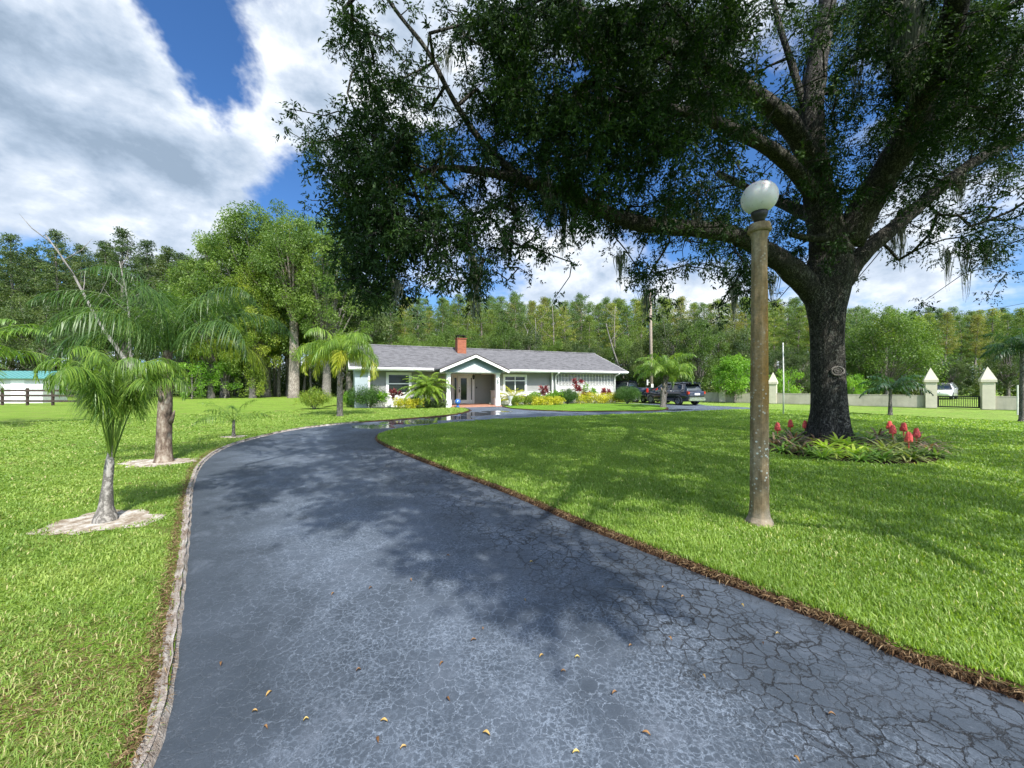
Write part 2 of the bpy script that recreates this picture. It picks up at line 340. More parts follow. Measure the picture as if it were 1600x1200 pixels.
def m_asphalt(t):
    p = t.geo()
    nz = t.add('ShaderNodeTexNoise', Scale=11.0, Detail=6.0, Roughness=.7); t.put(nz.inputs['Vector'], p)
    off = t.add('ShaderNodeVectorMath', _operation='SCALE'); t.put(off.inputs[0], t.vmath('SUBTRACT', nz.outputs['Color'], (.5, .5, .5))); off.inputs['Scale'].default_value = .09
    q = t.vmath('ADD', p, off.outputs[0])
    v1 = t.voro(q, 12.5, 'DISTANCE_TO_EDGE'); v2 = t.voro(q, 29.0, 'DISTANCE_TO_EDGE'); v3 = t.voro(q, 9.0, 'DISTANCE_TO_EDGE')
    big = t.noise(p, .75, 4, .6, .4); med = t.noise(p, 4.0, 5, .65); fine = t.noise(p, 150, 3, .7); fine2 = t.noise(p, 45, 4, .7)
    edge = t.attr('edge'); wet = t.attr('wet')
    base = t.mix(t.mapr(med, .3, .7), (.036, .049, .066, 1), (.066, .085, .112, 1))
    base = t.mix(t.mapr(big, .42, .64, 0, .75), base, (.105, .132, .172, 1))
    lf = t.math('ADD', t.attr('left'), t.math('MULTIPLY', t.math('SUBTRACT', big, .5), 1.6))
    base = t.mix(t.mapr(lf, 1.1, .15, 0, .45, 'SMOOTHSTEP'), base, (.030, .040, .052, 1))          # thicker sealer along the kerb side
    base = t.mix(t.mapr(t.noise(p, .38, 4, .65, .8), .52, .70, 0, .55), base, (.15, .18, .225, 1))   # worn, dusty areas
    base = t.mix(t.mapr(t.voro(t.vmath('ADD', p, off.outputs[0]), 1.7), .10, .16, .55, 0), base, (.022, .027, .034, 1))   # old drips and patches
    l1 = t.mapr(v1, .0, .042, 1, 0, 'SMOOTHSTEP'); l2 = t.mapr(v2, .0, .13, 1, 0, 'SMOOTHSTEP')
    k1 = t.math('MULTIPLY', t.math('MULTIPLY', l1, t.mapr(lf, .1, .9, .25, 1)), t.mapr(t.noise(p, 1.3, 4, .7), .30, .48)); k2 = t.math('MULTIPLY', l2, t.mapr(t.noise(p, 1.6, 4, .7), .40, .58, 0, .9))
    k2 = t.math('MULTIPLY', k2, t.mapr(lf, .2, 1.2, .1, 1)); pale = t.math('MAXIMUM', k1, k2)
    pale = t.math('MULTIPLY', pale, t.mapr(fine2, .34, .56, .12, 1.0))
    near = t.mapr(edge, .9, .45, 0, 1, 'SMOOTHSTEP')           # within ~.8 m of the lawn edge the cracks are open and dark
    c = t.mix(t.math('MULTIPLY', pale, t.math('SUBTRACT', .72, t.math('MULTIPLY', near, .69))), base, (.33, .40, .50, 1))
    c = t.mix(t.mapr(t.noise(p, 1.9, 5, .75, .5), .56, .68, 0, .45), c, (.17, .20, .25, 1))
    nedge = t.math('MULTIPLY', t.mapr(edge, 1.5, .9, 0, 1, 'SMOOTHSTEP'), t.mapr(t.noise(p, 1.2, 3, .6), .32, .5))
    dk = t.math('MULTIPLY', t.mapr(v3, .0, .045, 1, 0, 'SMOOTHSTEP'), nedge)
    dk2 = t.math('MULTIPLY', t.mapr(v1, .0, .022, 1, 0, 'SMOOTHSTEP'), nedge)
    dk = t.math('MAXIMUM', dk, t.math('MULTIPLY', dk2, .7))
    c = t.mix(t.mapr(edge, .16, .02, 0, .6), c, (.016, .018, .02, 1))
    c = t.mix(t.mapr(fine, .38, .7, .45, 0), c, (.018, .022, .03, 1))
    c = t.mix(t.mapr(fine2, .60, .74, 0, .35), c, (.24, .27, .32, 1))
    c = t.mix(dk, c, (.006, .006, .008, 1))
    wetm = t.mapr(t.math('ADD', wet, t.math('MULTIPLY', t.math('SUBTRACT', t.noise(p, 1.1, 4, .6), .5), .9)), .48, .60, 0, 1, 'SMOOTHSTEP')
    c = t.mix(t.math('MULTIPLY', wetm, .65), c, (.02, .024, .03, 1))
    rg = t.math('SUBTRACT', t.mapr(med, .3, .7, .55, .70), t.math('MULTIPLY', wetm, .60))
    h = t.math('SUBTRACT', t.math('ADD', t.math('MULTIPLY', fine, .10), t.math('MULTIPLY', fine2, .25)), t.math('MULTIPLY', dk, 1.2))
    h = t.math('SUBTRACT', h, t.math('MULTIPLY', l1, .15))
    nb = t.add('ShaderNodeBump', Distance=.012, Height=h); t.put(nb.inputs['Strength'], t.mapr(wetm, 0, 1, .8, .02))
    return pbsdf(t, Base_Color=c, Roughness=rg, Specular_IOR_Level=.5, Normal=nb.outputs[0])
M_ASPHALT = mat('sealed_asphalt', m_asphalt)
def m_sand(t):
    p = t.geo(); n = t.noise(p, 7, 6, .7); n2 = t.noise(p, 40, 4, .7)
    c = t.ramp(n, [(.32, (.16, .11, .07)), (.47, (.36, .30, .23)), (.6, (.58, .54, .48)), (.8, (.66, .63, .58))])
    c = t.mix(t.mapr(n2, .5, .7, 0, .45), c, (.14, .10, .06, 1))
    return pbsdf(t, Base_Color=c, Roughness=.95, Specular_IOR_Level=.1, Normal=t.bump(t.math('ADD', n, n2), .8, .03))
M_SAND = mat('pale_sand', m_sand)
def m_kerb(t):
    p = t.geo(); n = t.noise(p, 6, 6, .7); n2 = t.noise(p, 70, 4, .7); n3 = t.noise(p, 2.2, 4, .7)
    c = t.ramp(n, [(.3, (.20, .15, .11)), (.45, (.36, .31, .27)), (.62, (.52, .49, .45)), (.8, (.62, .60, .57))])
    c = t.mix(t.mapr(n2, .45, .7, 0, .6), c, (.12, .09, .07, 1)); c = t.mix(t.mapr(n3, .55, .66, 0, .7), c, (.14, .10, .05, 1))
    return pbsdf(t, Base_Color=c, Roughness=.9, Specular_IOR_Level=.2, Normal=t.bump(t.math('ADD', n, t.math('MULTIPLY', n2, .6)), 1.0, .03))
M_KERB = mat('worn_kerb', m_kerb)
def m_mulch(t):
    p = t.geo(); n = t.noise(p, 14, 6, .75); v = t.voro(t.scalev(p, (30, 60, 30)), 1.0)
    c = t.ramp(t.math('ADD', t.math('MULTIPLY', n, .6), t.math('MULTIPLY', v, .5)), [(.25, (.018, .010, .007)), (.5, (.055, .030, .018)), (.8, (.12, .07, .045))])
    return pbsdf(t, Base_Color=c, Roughness=.95, Specular_IOR_Level=.1, Normal=t.bump(t.math('ADD', n, v), 1.0, .05))
M_MULCH = mat('bark_mulch', m_mulch)
def m_shingle(t):
    p = t.objc(); pz = t.scalev(p, (1, 1.08, 1))
    s = t.add('ShaderNodeSeparateXYZ', i0=p); cc = t.add('ShaderNodeCombineXYZ', i0=s.outputs[0], i1=s.outputs[1], i2=0.0).outputs[0]
    b = t.add('ShaderNodeTexBrick', Scale=1.0, Color1=(.035, .035, .036, 1), Color2=(.145, .143, .147, 1), Mortar=(.055, .052, .058, 1), Vector=cc)
    b.inputs['Mortar Size'].default_value = .012; b.inputs['Brick Width'].default_value = .33; b.inputs['Row Height'].default_value = .135; b.inputs['Bias'].default_value = .0
    n = t.noise(t.scalev(p, (2.2, 6.0, 1)), 1.6, 6, .75); n2 = t.noise(p, 90, 3, .7)
    c = t.mix(t.mapr(n, .35, .68, .0, .75), b.outputs[0], (.21, .207, .213, 1)); c = t.mix(t.mapr(n2, .3, .7, .35, 0), c, (.07, .065, .072, 1))
    return pbsdf(t, Base_Color=c, Roughness=.95, Specular_IOR_Level=.2, Normal=t.bump(b.outputs[1], -.5, .02))
M_SHINGLE = mat('grey_shingle', m_shingle)
def m_brick(t):
    s = t.add('ShaderNodeSeparateXYZ', i0=t.objc()); a = t.math('ADD', s.outputs[0], s.outputs[1])
    cc = t.add('ShaderNodeCombineXYZ', i0=a, i1=s.outputs[2], i2=0.0).outputs[0]
    b = t.add('ShaderNodeTexBrick', Scale=1.0, Color1=(.26, .055, .022, 1), Color2=(.37, .10, .04, 1), Mortar=(.22, .15, .11, 1), Vector=cc)
    b.inputs['Mortar Size'].default_value = .009; b.inputs['Brick Width'].default_value = .22; b.inputs['Row Height'].default_value = .08
    c = t.mix(t.mapr(t.noise(t.objc(), 9, 4, .7), .5, .75, 0, .5), b.outputs[0], (.16, .06, .04, 1))
    return pbsdf(t, Base_Color=c, Roughness=.9, Normal=t.bump(b.outputs[1], -.6, .015))
M_BRICK = mat('red_brick', m_brick)
M_STUCCO = plain('grey_green_stucco', (.275, .28, .27), .9, noise=.06, scale=2.0, bump=.35)
M_BLUEWALL = plain('pale_blue_stucco', (.33, .385, .41), .9, noise=.06, scale=2.0, bump=.35)
M_WHITE = plain('white_paint', (.80, .80, .78), .55, noise=.05, scale=3.0)
M_WHITEBLK = plain('white_block', (.74, .74, .72), .85, noise=.08, scale=4.0, bump=.3)
M_TYMP = plain('grey_blue_board', (.17, .225, .235), .7, noise=.05)
M_DARK = plain('dark_metal', (.02, .018, .016), .45, .3)
M_DRIP = plain('dark_roof_edge', (.045, .03, .028), .7)
M_TILE = plain('terracotta_tile', (.40, .20, .13), .6, noise=.2, scale=5)
def m_glass(t):
    n = t.noise(t.objc(), 1.2, 3, .5)
    return pbsdf(t, Base_Color=t.mix(n, (.010, .016, .016, 1), (.03, .04, .042, 1)), Roughness=.06, Specular_IOR_Level=.35)
M_GLASS = mat('window_glass', m_glass)
M_BLUEGLASS = plain('blue_glazed_ceramic', (.04, .13, .42), .12, noise=.2, coat=.6)
def m_wall(t):
    p = t.objc(); n = t.noise(p, 1.2, 5, .65); st = t.noise(t.scalev(p, (2.5, 2.5, .5)), 1.5, 5, .7)
    s = t.add('ShaderNodeSeparateXYZ', i0=p).outputs[2]
    c = t.mix(t.mapr(n, .35, .65), (.33, .31, .25, 1), (.44, .41, .34, 1)); c = t.mix(t.mapr(st, .5, .72, 0, .5), c, (.24, .24, .20, 1))
    c = t.mix(t.mapr(t.math('ADD', s, t.math('MULTIPLY', n, .3)), .28, .12, 0, .5), c, (.19, .21, .15, 1))
    return pbsdf(t, Base_Color=c, Roughness=.93, Specular_IOR_Level=.2, Normal=t.bump(t.noise(p, 30, 4, .7), .4, .01))
M_WALL = mat('weathered_render', m_wall)
M_CREAM = plain('cream_render', (.55, .51, .41), .88, noise=.1, scale=2.5, bump=.3)
M_TEAL = plain('teal_metal_roof', (.10, .28, .265), .38, .2, noise=.08)
def m_siding(t):
    p = t.objc(); wv = t.add('ShaderNodeTexWave', _wave_type='BANDS', _bands_direction='Z', _wave_profile='SAW', Scale=1.3, Distortion=0.0, Vector=p).outputs['Fac']
    c = t.mix(t.mapr(wv, .0, .12, 1, 0), (.62, .63, .63, 1), (.34, .35, .36, 1)); c = t.mix(t.mapr(t.noise(p, 2, 4, .6), .4, .7, 0, .3), c, (.45, .46, .46, 1))
    return pbsdf(t, Base_Color=c, Roughness=.6, Normal=t.bump(wv, .5, .03))
M_SIDING = mat('pale_siding', m_siding)
M_FENCEWOOD = plain('dark_brown_fence_wood', (.05, .033, .025), .85, noise=.3, scale=8, bump=.4)
M_POLEWOOD = plain('utility_pole_wood', (.26, .21, .17), .9, noise=.25, scale=7, bump=.4)
def m_post(t):
    p = t.objc(); z = t.add('ShaderNodeSeparateXYZ', i0=p).outputs[2]; sx = t.add('ShaderNodeSeparateXYZ', i0=p).outputs[0]
    n = t.noise(t.scalev(p, (1, 1, .35)), 7, 6, .7); n2 = t.noise(p, 28, 5, .7); n3 = t.noise(t.scalev(p, (3, 3, .6)), 2.0, 5, .7)
    c = t.ramp(n, [(.3, (.15, .10, .05)), (.5, (.29, .215, .12)), (.7, (.42, .35, .24))])
    band = t.math('MULTIPLY', t.mapr(z, .9, 1.5, 0, 1, 'SMOOTHSTEP'), t.mapr(z, 3.1, 2.3, 0, 1, 'SMOOTHSTEP'))
    rust = t.math('MULTIPLY', t.math('MULTIPLY', t.mapr(n3, .28, .5), band), t.mapr(sx, -.09, .03, .25, 1))
    c = t.mix(t.math('MULTIPLY', rust, .85), c, (.30, .155, .025, 1))
    c = t.mix(t.mapr(n2, .3, .62, .45, 0), c, (.05, .045, .032, 1))
    v = t.voro(p, 24, 'F1'); sp = t.math('MULTIPLY', t.mapr(v, .22, .30, 1, 0), t.math('MULTIPLY', t.mapr(t.noise(p, 4, 3, .6), .45, .6), t.mapr(z, 2.0, 1.0, .25, 1)))
    c = t.mix(sp, c, (.60, .62, .54, 1))
    c = t.mix(t.mapr(t.math('SUBTRACT', z, t.math('MULTIPLY', n, .25)), .12, -.02, 0, .7), c, (.30, .25, .19, 1))
    return pbsdf(t, Base_Color=c, Roughness=.92, Specular_IOR_Level=.2, Normal=t.bump(t.math('ADD', n2, t.math('MULTIPLY', sp, .3)), .7, .012))
M_POST = mat('lichened_concrete', m_post)
def m_globe(t):
    p = t.objc(); n = t.noise(p, 11, 5, .7); sp = t.mapr(t.noise(p, 24, 3, .6), .66, .70)
    c = t.mix(t.mapr(n, .35, .7, 0, .5), (.70, .67, .65, 1), (.50, .48, .45, 1)); c = t.mix(t.math('MULTIPLY', sp, .6), c, (.10, .09, .06, 1))
    return pbsdf(t, Base_Color=c, Roughness=.38, Specular_IOR_Level=.4, Coat_Weight=.08, Subsurface_Weight=.25, Subsurface_Scale=.1)
M_GLOBE = mat('opal_globe', m_globe)
M_PAINTBLACK = plain('black_car_paint', (.010, .012, .022), .16, .2, noise=.1, coat=1.0)
M_PAINTWHITE = plain('white_car_paint', (.75, .76, .78), .2, coat=1.0)
M_CARGLASS = mat('car_glass', lambda t: pbsdf(t, Base_Color=(.012, .018, .022, 1), Roughness=.03, Specular_IOR_Level=1.0))
M_RUBBER = plain('tyre_rubber', (.018, .018, .019), .8)
M_ALLOY = plain('alloy', (.55, .56, .58), .3, .8)
M_CHROME = plain('bright_trim', (.62, .63, .65), .2, .9)
M_TAIL = plain('tail_lamp_red', (.55, .02, .02), .15, coat=1)
M_PLATE = plain('plate_white', (.75, .78, .8), .4)
M_GREYPLAS = plain('grey_plastic', (.10, .105, .11), .6)
M_FLOWER = plain('red_flower', (.88, .10, .08), .5, noise=.25, scale=30)
M_GATE = plain('black_gate_iron', (.012, .016, .013), .5, .4)
M_PIPE = plain('white_pipe', (.66, .66, .60), .5, noise=.2, scale=3)
M_LEAFBROWN = leafmat('fallen_leaf_brown', [(0, (.16, .08, .03)), (.5, (.36, .20, .08)), (1, (.55, .42, .12))], .15, tcol=(1, 1, .8, 1))
# ---------------------------------------------------------------- ground plan (metres, camera at the origin looking along +Y)
def gl(l): return [G(*p) for p in l]
EDGE_R = [(3.9,-6),(3.55,.2),(3.05,1.35)] + gl([(1600,1090),(1500,1056),(1400,1022),(1350,994),(1300,973),(1200,935),(1100,895),(1000,855),(900,815),(800,771),(700,735),(640,712),(604,698),(588,688),(592,679),(622,671),(700,662.5),(760,657.5),(800,655),(900,651),(1000,647.5),(1100,643),(1150,640.5)])
EDGE_FAR = gl([(1210,641),(1320,645.5),(1400,650.5),(1500,655.8),(1600,661)]) + [(30,9.5),(45,2)]
ISLAND = EDGE_R + EDGE_FAR + [(45,-6)]
EDGE_L = [(-1.05,-6),(-1.2,.6)] + gl([(240,1200),(262,1100),(276,1000),(286,900),(293,820),(299,760),(312,725),(345,701),(400,684),(470,669),(560,660),(620,656),(690,650.5),(718,646.5),(736,641.5),(724,637.6)])
LEFTLAWN = EDGE_L + [(-5.2,25.9),(-8.3,24.9),(-13,26),(-15,60),(-95,60),(-95,-6)]
BEDLAWN = gl([(786,635.5),(800,639),(850,642),(900,643.5),(1000,642.8),(1036,641.5),(1043,638.5),(1036,634.5),(1000,632.5),(960,631.5),(900,632)])
DRIVE = [(x-.4, y) for x, y in EDGE_L[:13]] + gl([(736,641),(722,637),(722,635.2),(780,634),(800,634)]) + [(4,30.5),(8.5,32.3),(11,31)] + gl([(1092,631.6),(1105,633.6),(1165,636.4),(1216,641)]) + [(13,21),(8,17),(2,14),(-1.5,11),(2,6.5),(4.5,3.5),(6,0),(6,-6)]
BED = gl([(1193,694),(1199,708),(1225,715),(1262,719),(1330,727),(1400,730),(1450,728),(1476,722),(1478,714),(1455,705),(1420,698),(1370,691),(1340,688),(1290,684),(1230,683),(1200,686)])
def inside(poly, X, Y):
    r = np.zeros(len(X), bool); n = len(poly)
    for i in range(n):
        x0, y0 = poly[i]; x1, y1 = poly[(i+1) % n]
        if y0 == y1: continue
        c = ((y0 > Y) != (y1 > Y)) & (X < (x1-x0)*(Y-y0)/(y1-y0)+x0); r ^= c
    return r
def distpl(pl, X, Y):
    d = np.full(len(X), 1e9)
    for (x0, y0), (x1, y1) in zip(pl[:-1], pl[1:]):
        L = (x1-x0)**2+(y1-y0)**2; t = np.clip(((X-x0)*(x1-x0)+(Y-y0)*(y1-y0))/L, 0, 1)
        d = np.minimum(d, np.hypot(X-x0-t*(x1-x0), Y-y0-t*(y1-y0)))
    return d
def resample(pl, step, smooth=2):
    P = [np.array(p, float) for p in pl]
    for _ in range(smooth):
        Q = [P[0]]
        for a, b in zip(P[:-1], P[1:]): Q += [a*.75+b*.25, a*.25+b*.75]
        P = Q+[P[-1]]
    out = [P[0]]; acc = 0
    for a, b in zip(P[:-1], P[1:]):
        L = np.linalg.norm(b-a); n = max(1, int(L/step))
        out += [a+(b-a)*(k+1)/n for k in range(n)]
    return [tuple(p) for p in out]
def wob(x, y, f=1.0): return math.sin(x*3.1*f+y*1.7*f)+.6*math.sin(x*7.3*f-y*5.1*f+1.3)+.4*math.sin(x*17*f+y*13*f)
def sheet(name, poly, z, m, kind='structure'):
    me = bpy.data.meshes.new(name); me.from_pydata([(x, y, z) for x, y in poly], [], [tuple(range(len(poly)))]); me.update()
    bm = bmesh.new(); bm.from_mesh(me); bmesh.ops.triangulate(bm, faces=bm.faces); bmesh.ops.recalc_face_normals(bm, faces=bm.faces)
    for f in bm.faces:
        if f.normal.z < 0: f.normal_flip()
    bm.to_mesh(me); bm.free(); me.materials.append(m)
    o = link(bpy.data.objects.new(name, me)); o['kind'] = kind; return o
sheet('ground', [(-1500,-1500),(1500,-1500),(1500,1500),(-1500,1500)], -.03, M_FIELD)
ER = resample(EDGE_R[1:], .06); ELr = resample(EDGE_L[1:], .06)
IS2 = [EDGE_R[0]]+ER+EDGE_FAR+[(45,-6)]; LL2 = [EDGE_L[0]]+ELr+LEFTLAWN[len(EDGE_L):]
def jag(pl, amp, inner):
    return [(x+amp*wob(x*2, y*2), y+amp*wob(y*2+5, x*2)) for x, y in pl]
sheet('lawn', [EDGE_R[0]]+jag(ER, .012, 1)+EDGE_FAR+[(45,-6)], .045, M_LAWN)
lw = sheet('lawn', [EDGE_L[0]]+ELr+LEFTLAWN[len(EDGE_L):], .03, m_lawn('side_lawn_ground', (.16, .29, .025), (.26, .40, .05), (.42, .46, .13), .55, 1))
sheet('lawn', BEDLAWN, .05, M_LAWN)
# driveway as a fine grid carrying the distance to the lawn edge and the wet hollow
xs = np.arange(-9, 19, .14); ys = np.arange(-6, 36, .14); GX, GY = np.meshgrid(xs, ys); X = GX.ravel(); Y = GY.ravel()
nx = len(xs); idx = np.arange(len(X)).reshape(len(ys), nx)
q = np.stack([idx[:-1, :-1], idx[:-1, 1:], idx[1:, 1:], idx[1:, :-1]], -1).reshape(-1, 4)
q = q[inside(DRIVE, X[q].mean(1), Y[q].mean(1))]
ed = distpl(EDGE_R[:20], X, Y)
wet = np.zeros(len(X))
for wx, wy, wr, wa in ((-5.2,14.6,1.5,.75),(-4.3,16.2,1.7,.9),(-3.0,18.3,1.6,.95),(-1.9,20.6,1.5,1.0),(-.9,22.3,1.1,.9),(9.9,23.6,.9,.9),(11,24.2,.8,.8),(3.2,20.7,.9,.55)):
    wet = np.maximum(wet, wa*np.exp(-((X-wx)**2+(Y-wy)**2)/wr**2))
dz = -.012*np.exp(-((X+3.4)**2+(Y-17.5)**2)/6)
used = np.unique(q); rem = -np.ones(len(X), int); rem[used] = np.arange(len(used))
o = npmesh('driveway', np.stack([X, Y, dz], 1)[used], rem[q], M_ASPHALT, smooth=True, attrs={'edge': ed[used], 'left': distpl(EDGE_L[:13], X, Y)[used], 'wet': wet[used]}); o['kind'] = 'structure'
# the cut edge of the lawn: a sloping strip of dry thatch
def strip(name, pl, w0, w1, z0, z1, m, amp=.02, kind='structure', side=1, rows=3):
    V = []; n = len(pl)
    for i, (x, y) in enumerate(pl):
        a = pl[max(i-1, 0)]; b = pl[min(i+1, n-1)]; t = np.array([b[0]-a[0], b[1]-a[1]]); t /= max(np.linalg.norm(t), 1e-9); nn = np.array([-t[1], t[0]])*side
        j = amp*wob(x*2.1, y*2.1); j2 = amp*wob(x*3+9, y*3)
        for k in range(rows+1):
            f = k/rows; ww = w0+(w1-w0)*f+j2*f+j*(1-f); zz_ = z0+(z1-z0)*f+(.012*math.sin(x*31+y*17+k*2.2) if 0 < k < rows else 0)
            V.append((x+nn[0]*ww, y+nn[1]*ww, zz_))
    r = rows+1; Q = [(i*r+k, (i+1)*r+k, (i+1)*r+k+1, i*r+k+1) for i in range(n-1) for k in range(rows)]
    o = npmesh(name, V, Q, m, smooth=True); o['kind'] = kind; return o
strip('lawn_edging', ER, -.03, .055, .050, .001, M_MULCH, .010, side=1)
strip('lawn_edging', resample(EDGE_L[12:], .2), .0, .16, .04, .002, M_MULCH, .03, side=-1)
strip('lawn_edging', resample(BEDLAWN[:8], .2), .0, .14, .055, .002, M_MULCH, .02, side=-1)
strip('lawn_edging', resample(EDGE_R[-1:]+EDGE_FAR, .3), -.1, .16, .05, -.02, M_MULCH, .05, side=1)  # dark strip put in for the shade at the far lawn step
ke = resample(EDGE_L[1:13], .05)
strip('kerb', ke, -.025, .016, .0, .046, M_KERB, .006, side=1, rows=2)
strip('kerb', ke, -.002, .052, .0465, .036, M_KERB, .008, side=1, rows=5)
# ---------------------------------------------------------------- sand round the young palms, mulch bed round the oak
def ringpatch(name, c, rx, ry, z, m, n=48, amp=.12, kind='stuff'):
    V = [(c[0], c[1], z)]; Fc = []
    for k in range(n):
        a = 2*PI*k/n; f = 1+amp*(math.sin(3*a+c[0])+.6*math.sin(7*a+c[1])+.4*math.sin(13*a)); V.append((c[0]+rx*f*math.cos(a), c[1]+ry*f*math.sin(a), z))
    for k in range(n): Fc.append((0, 1+k, 1+(k+1) % n))
    o = npmesh(name, V, np.zeros((0, 4)), m, faces3=Fc); o['kind'] = kind; return o
P1 = (-4.66, 4.40); P2 = (-7.03, 7.75)
ringpatch('sand_patch', (P1[0]+.0, P1[1]-.02), .56, .40, .036, M_SAND)
ringpatch('sand_patch', (P2[0]-.05, P2[1]-.05), .70, .45, .036, M_SAND)
ringpatch('sand_patch', (-8.25, 11.4), .35, .3, .036, M_SAND)
o = sheet('mulch_bed', resample(BED+[BED[0]], .15)[:-1], .052, M_MULCH)
SANDS = [(P1, .50, .36), ((P2[0]-.05, P2[1]-.05), .62, .38), ((-8.25, 11.4), .3, .25)]
# ---------------------------------------------------------------- blades of grass
def blades(name, poly, N, r0, r1, z, m, hgt, wid, lean, excl, tintf, seed, th=R(90)):
    rg = np.random.default_rng(seed)
    r = r0*np.exp(rg.random(N)*math.log(r1/r0)); a = (rg.random(N)*2-1)*th
    X = r*np.sin(a); Y = r*np.cos(a); k = inside(poly, X, Y) & excl(X, Y, rg); X, Y, r = X[k], Y[k], r[k]; n = len(X)
    clus = 1.3*np.sin(X*5.3+2*np.sin(Y*3.7))*np.sin(Y*6.1+2*np.sin(X*4.1))
    H = hgt*(.55+.75*rg.random(n))*(1+.18*clus); Wd = np.maximum(wid, r*.0016)*(.7+.6*rg.random(n))
    az = rg.random(n)*2*PI; ln = lean*(.3+1.1*rg.random(n))
    dx = np.cos(az)*ln; dy = np.sin(az)*ln; sa = az+PI/2+(rg.random(n)-.5)*1.4; sx = np.cos(sa)*Wd*.5; sy = np.sin(sa)*Wd*.5
    b = np.stack([X, Y, np.full(n, z-.006)], 1); s = np.stack([sx, sy, np.zeros(n)], 1); d = np.stack([dx, dy, np.zeros(n)], 1)
    up = np.array([0, 0, 1.0])
    m1 = b+d*(H*.35)[:, None]+up*(H*.62)[:, None]; tp = b+d*(H*1.05)[:, None]+up*(H*np.maximum(.35, 1-.35*ln))[:, None]
    V = np.stack([b-s, b+s, m1+s*.85, m1-s*.85, tp], 1).reshape(-1, 3)
    i = np.arange(n)[:, None]*5; Q = i+np.array([[0, 1, 2, 3]]); T = i+np.array([[3, 2, 4]])
    o = npmesh(name, V, Q, m, faces3=T, attrs={'tint': np.repeat(tintf(X, Y, rg, n), 5)}); o['kind'] = 'stuff'; return o
def excl_r(X, Y, rg): return ~inside(BED, X, Y) & (distpl(EDGE_R[:20], X, Y) > .005+.03*rg.random(len(X))) & (np.hypot(X-2.77, Y-4.3) > .15)
def tint_r(X, Y, rg, n):
    p = .5+.26*np.sin(X*1.3+1.5*np.sin(Y*.9))*np.sin(Y*1.7+X*.6)+.10*np.sin(X*6+Y*4)*np.sin(Y*7-X*3)
    dry = (rg.random(n) < .025+.10*np.exp(-((X-2.9)**2+(Y-4.0)**2)/.35)+.05*np.exp(-((X-3.9)**2+(Y-2.6)**2)/.5))
    return np.clip(np.where(dry, .88+.12*rg.random(n), p*.62+.30*rg.random(n)-.05), 0, 1)
blades('grass', IS2, 1500000, 1.5, 34, .045, M_BLADE, .052, .0036, .6, excl_r, tint_r, 1)
def excl_l(X, Y, rg):
    ok = np.ones(len(X), bool)
    for (cx_, cy_), rx, ry in SANDS: ok &= ((X-cx_)/rx)**2+((Y-cy_)/ry)**2 > (.75+.5*rg.random(len(X)))
    bare = .5+.5*np.sin(X*2.3+1.1*np.sin(Y*3.1))*np.sin(Y*2.9+.7*np.sin(X*2.2))
    nearb = 1.3*np.exp(-((X+2.25)**2+(Y-1.78)**2)/.10)+.9*np.exp(-((X+2.6)**2+(Y-2.1)**2)/.06)+.8*np.exp(-((X+1.75)**2+(Y-1.7)**2)/.03)+.5*np.exp(-((X+3.3)**2+(Y-3.0)**2)/.15)
    dk = distpl(EDGE_L[:13], X, Y)
    return ok & (rg.random(len(X)) > .55*(bare > .70)+.55*nearb) & ((dk > .085) | (rg.random(len(X)) < .05+.25*(wob(X[0] if len(X) else 0, 0) > 9)))
def tint_l(X, Y, rg, n):
    p = .46+.2*np.sin(X*1.9+1.5*np.sin(Y*1.3))*np.sin(Y*2.1+X*.6)+.12*np.sin(X*8+Y*5)*np.sin(Y*9-X*4)
    dry = rg.random(n) < .04+.25*np.exp(-((X+2.35)**2+(Y-1.75)**2)/.6)
    return np.clip(np.where(dry, .85+.15*rg.random(n), p*.7+.3*rg.random(n)-.04), 0, 1)
blades('grass', LL2, 1000000, 1.4, 26, .03, M_BLADEL, .040, .0042, 1.0, excl_l, tint_l, 2)
# dry runners and clippings lying along the two edges
def thatch(name, pl, N, off, spread, z, rmax, seed, sgn):
    rg = np.random.default_rng(seed); P = np.array(pl); rr = np.hypot(P[:, 0], P[:, 1]); P = P[rr < rmax]; rr = rr[rr < rmax]
    i = rg.choice(len(P)-1, N, p=(1/rr[:-1])/np.sum(1/rr[:-1])); t = P[i+1]-P[i]; t = t/np.linalg.norm(t, axis=1, keepdims=True); nn = np.stack([-t[:, 1], t[:, 0]], 1)*sgn
    q = P[i]+nn*(off+spread*rg.normal(size=N))[:, None]+t*(rg.random(N)*.06)[:, None]
    C = np.stack([q[:, 0], q[:, 1], z+rg.random(N)*.03], 1); D = np.stack([rg.normal(size=N), rg.normal(size=N), rg.normal(size=N)*.35+.1], 1)
    L = .02+.05*rg.random(N); V, Q = leafquads(C, D, L, .003+.003*rg.random(N), .3)
    o = npmesh(name, V, Q, M_THATCH, attrs={'tint': np.repeat(rg.random(N), 4)}); o['kind'] = 'stuff'
thatch('dry_grass', ER, 26000, -.0, .022, .02, 14, 3, 1)
def litter(N, seed):
    rg = np.random.default_rng(seed); C = np.stack([-2.3+.55*rg.normal(size=N), 1.95+.35*rg.normal(size=N), .032+.01*rg.random(N)], 1); C = C[inside(LL2, C[:, 0], C[:, 1])]; n = len(C)
    D = np.stack([rg.normal(size=n), rg.normal(size=n), rg.normal(size=n)*.15], 1); V, Q = leafquads(C, D, .02+.04*rg.random(n), .0035, .1); o = npmesh('dry_grass', V, Q, M_THATCH, attrs={'tint': np.repeat(rg.random(n), 4)}); o['kind'] = 'stuff'
litter(9000, 8)
thatch('dry_grass', ELr, 6000, .085, .022, .035, 12, 4, 1)
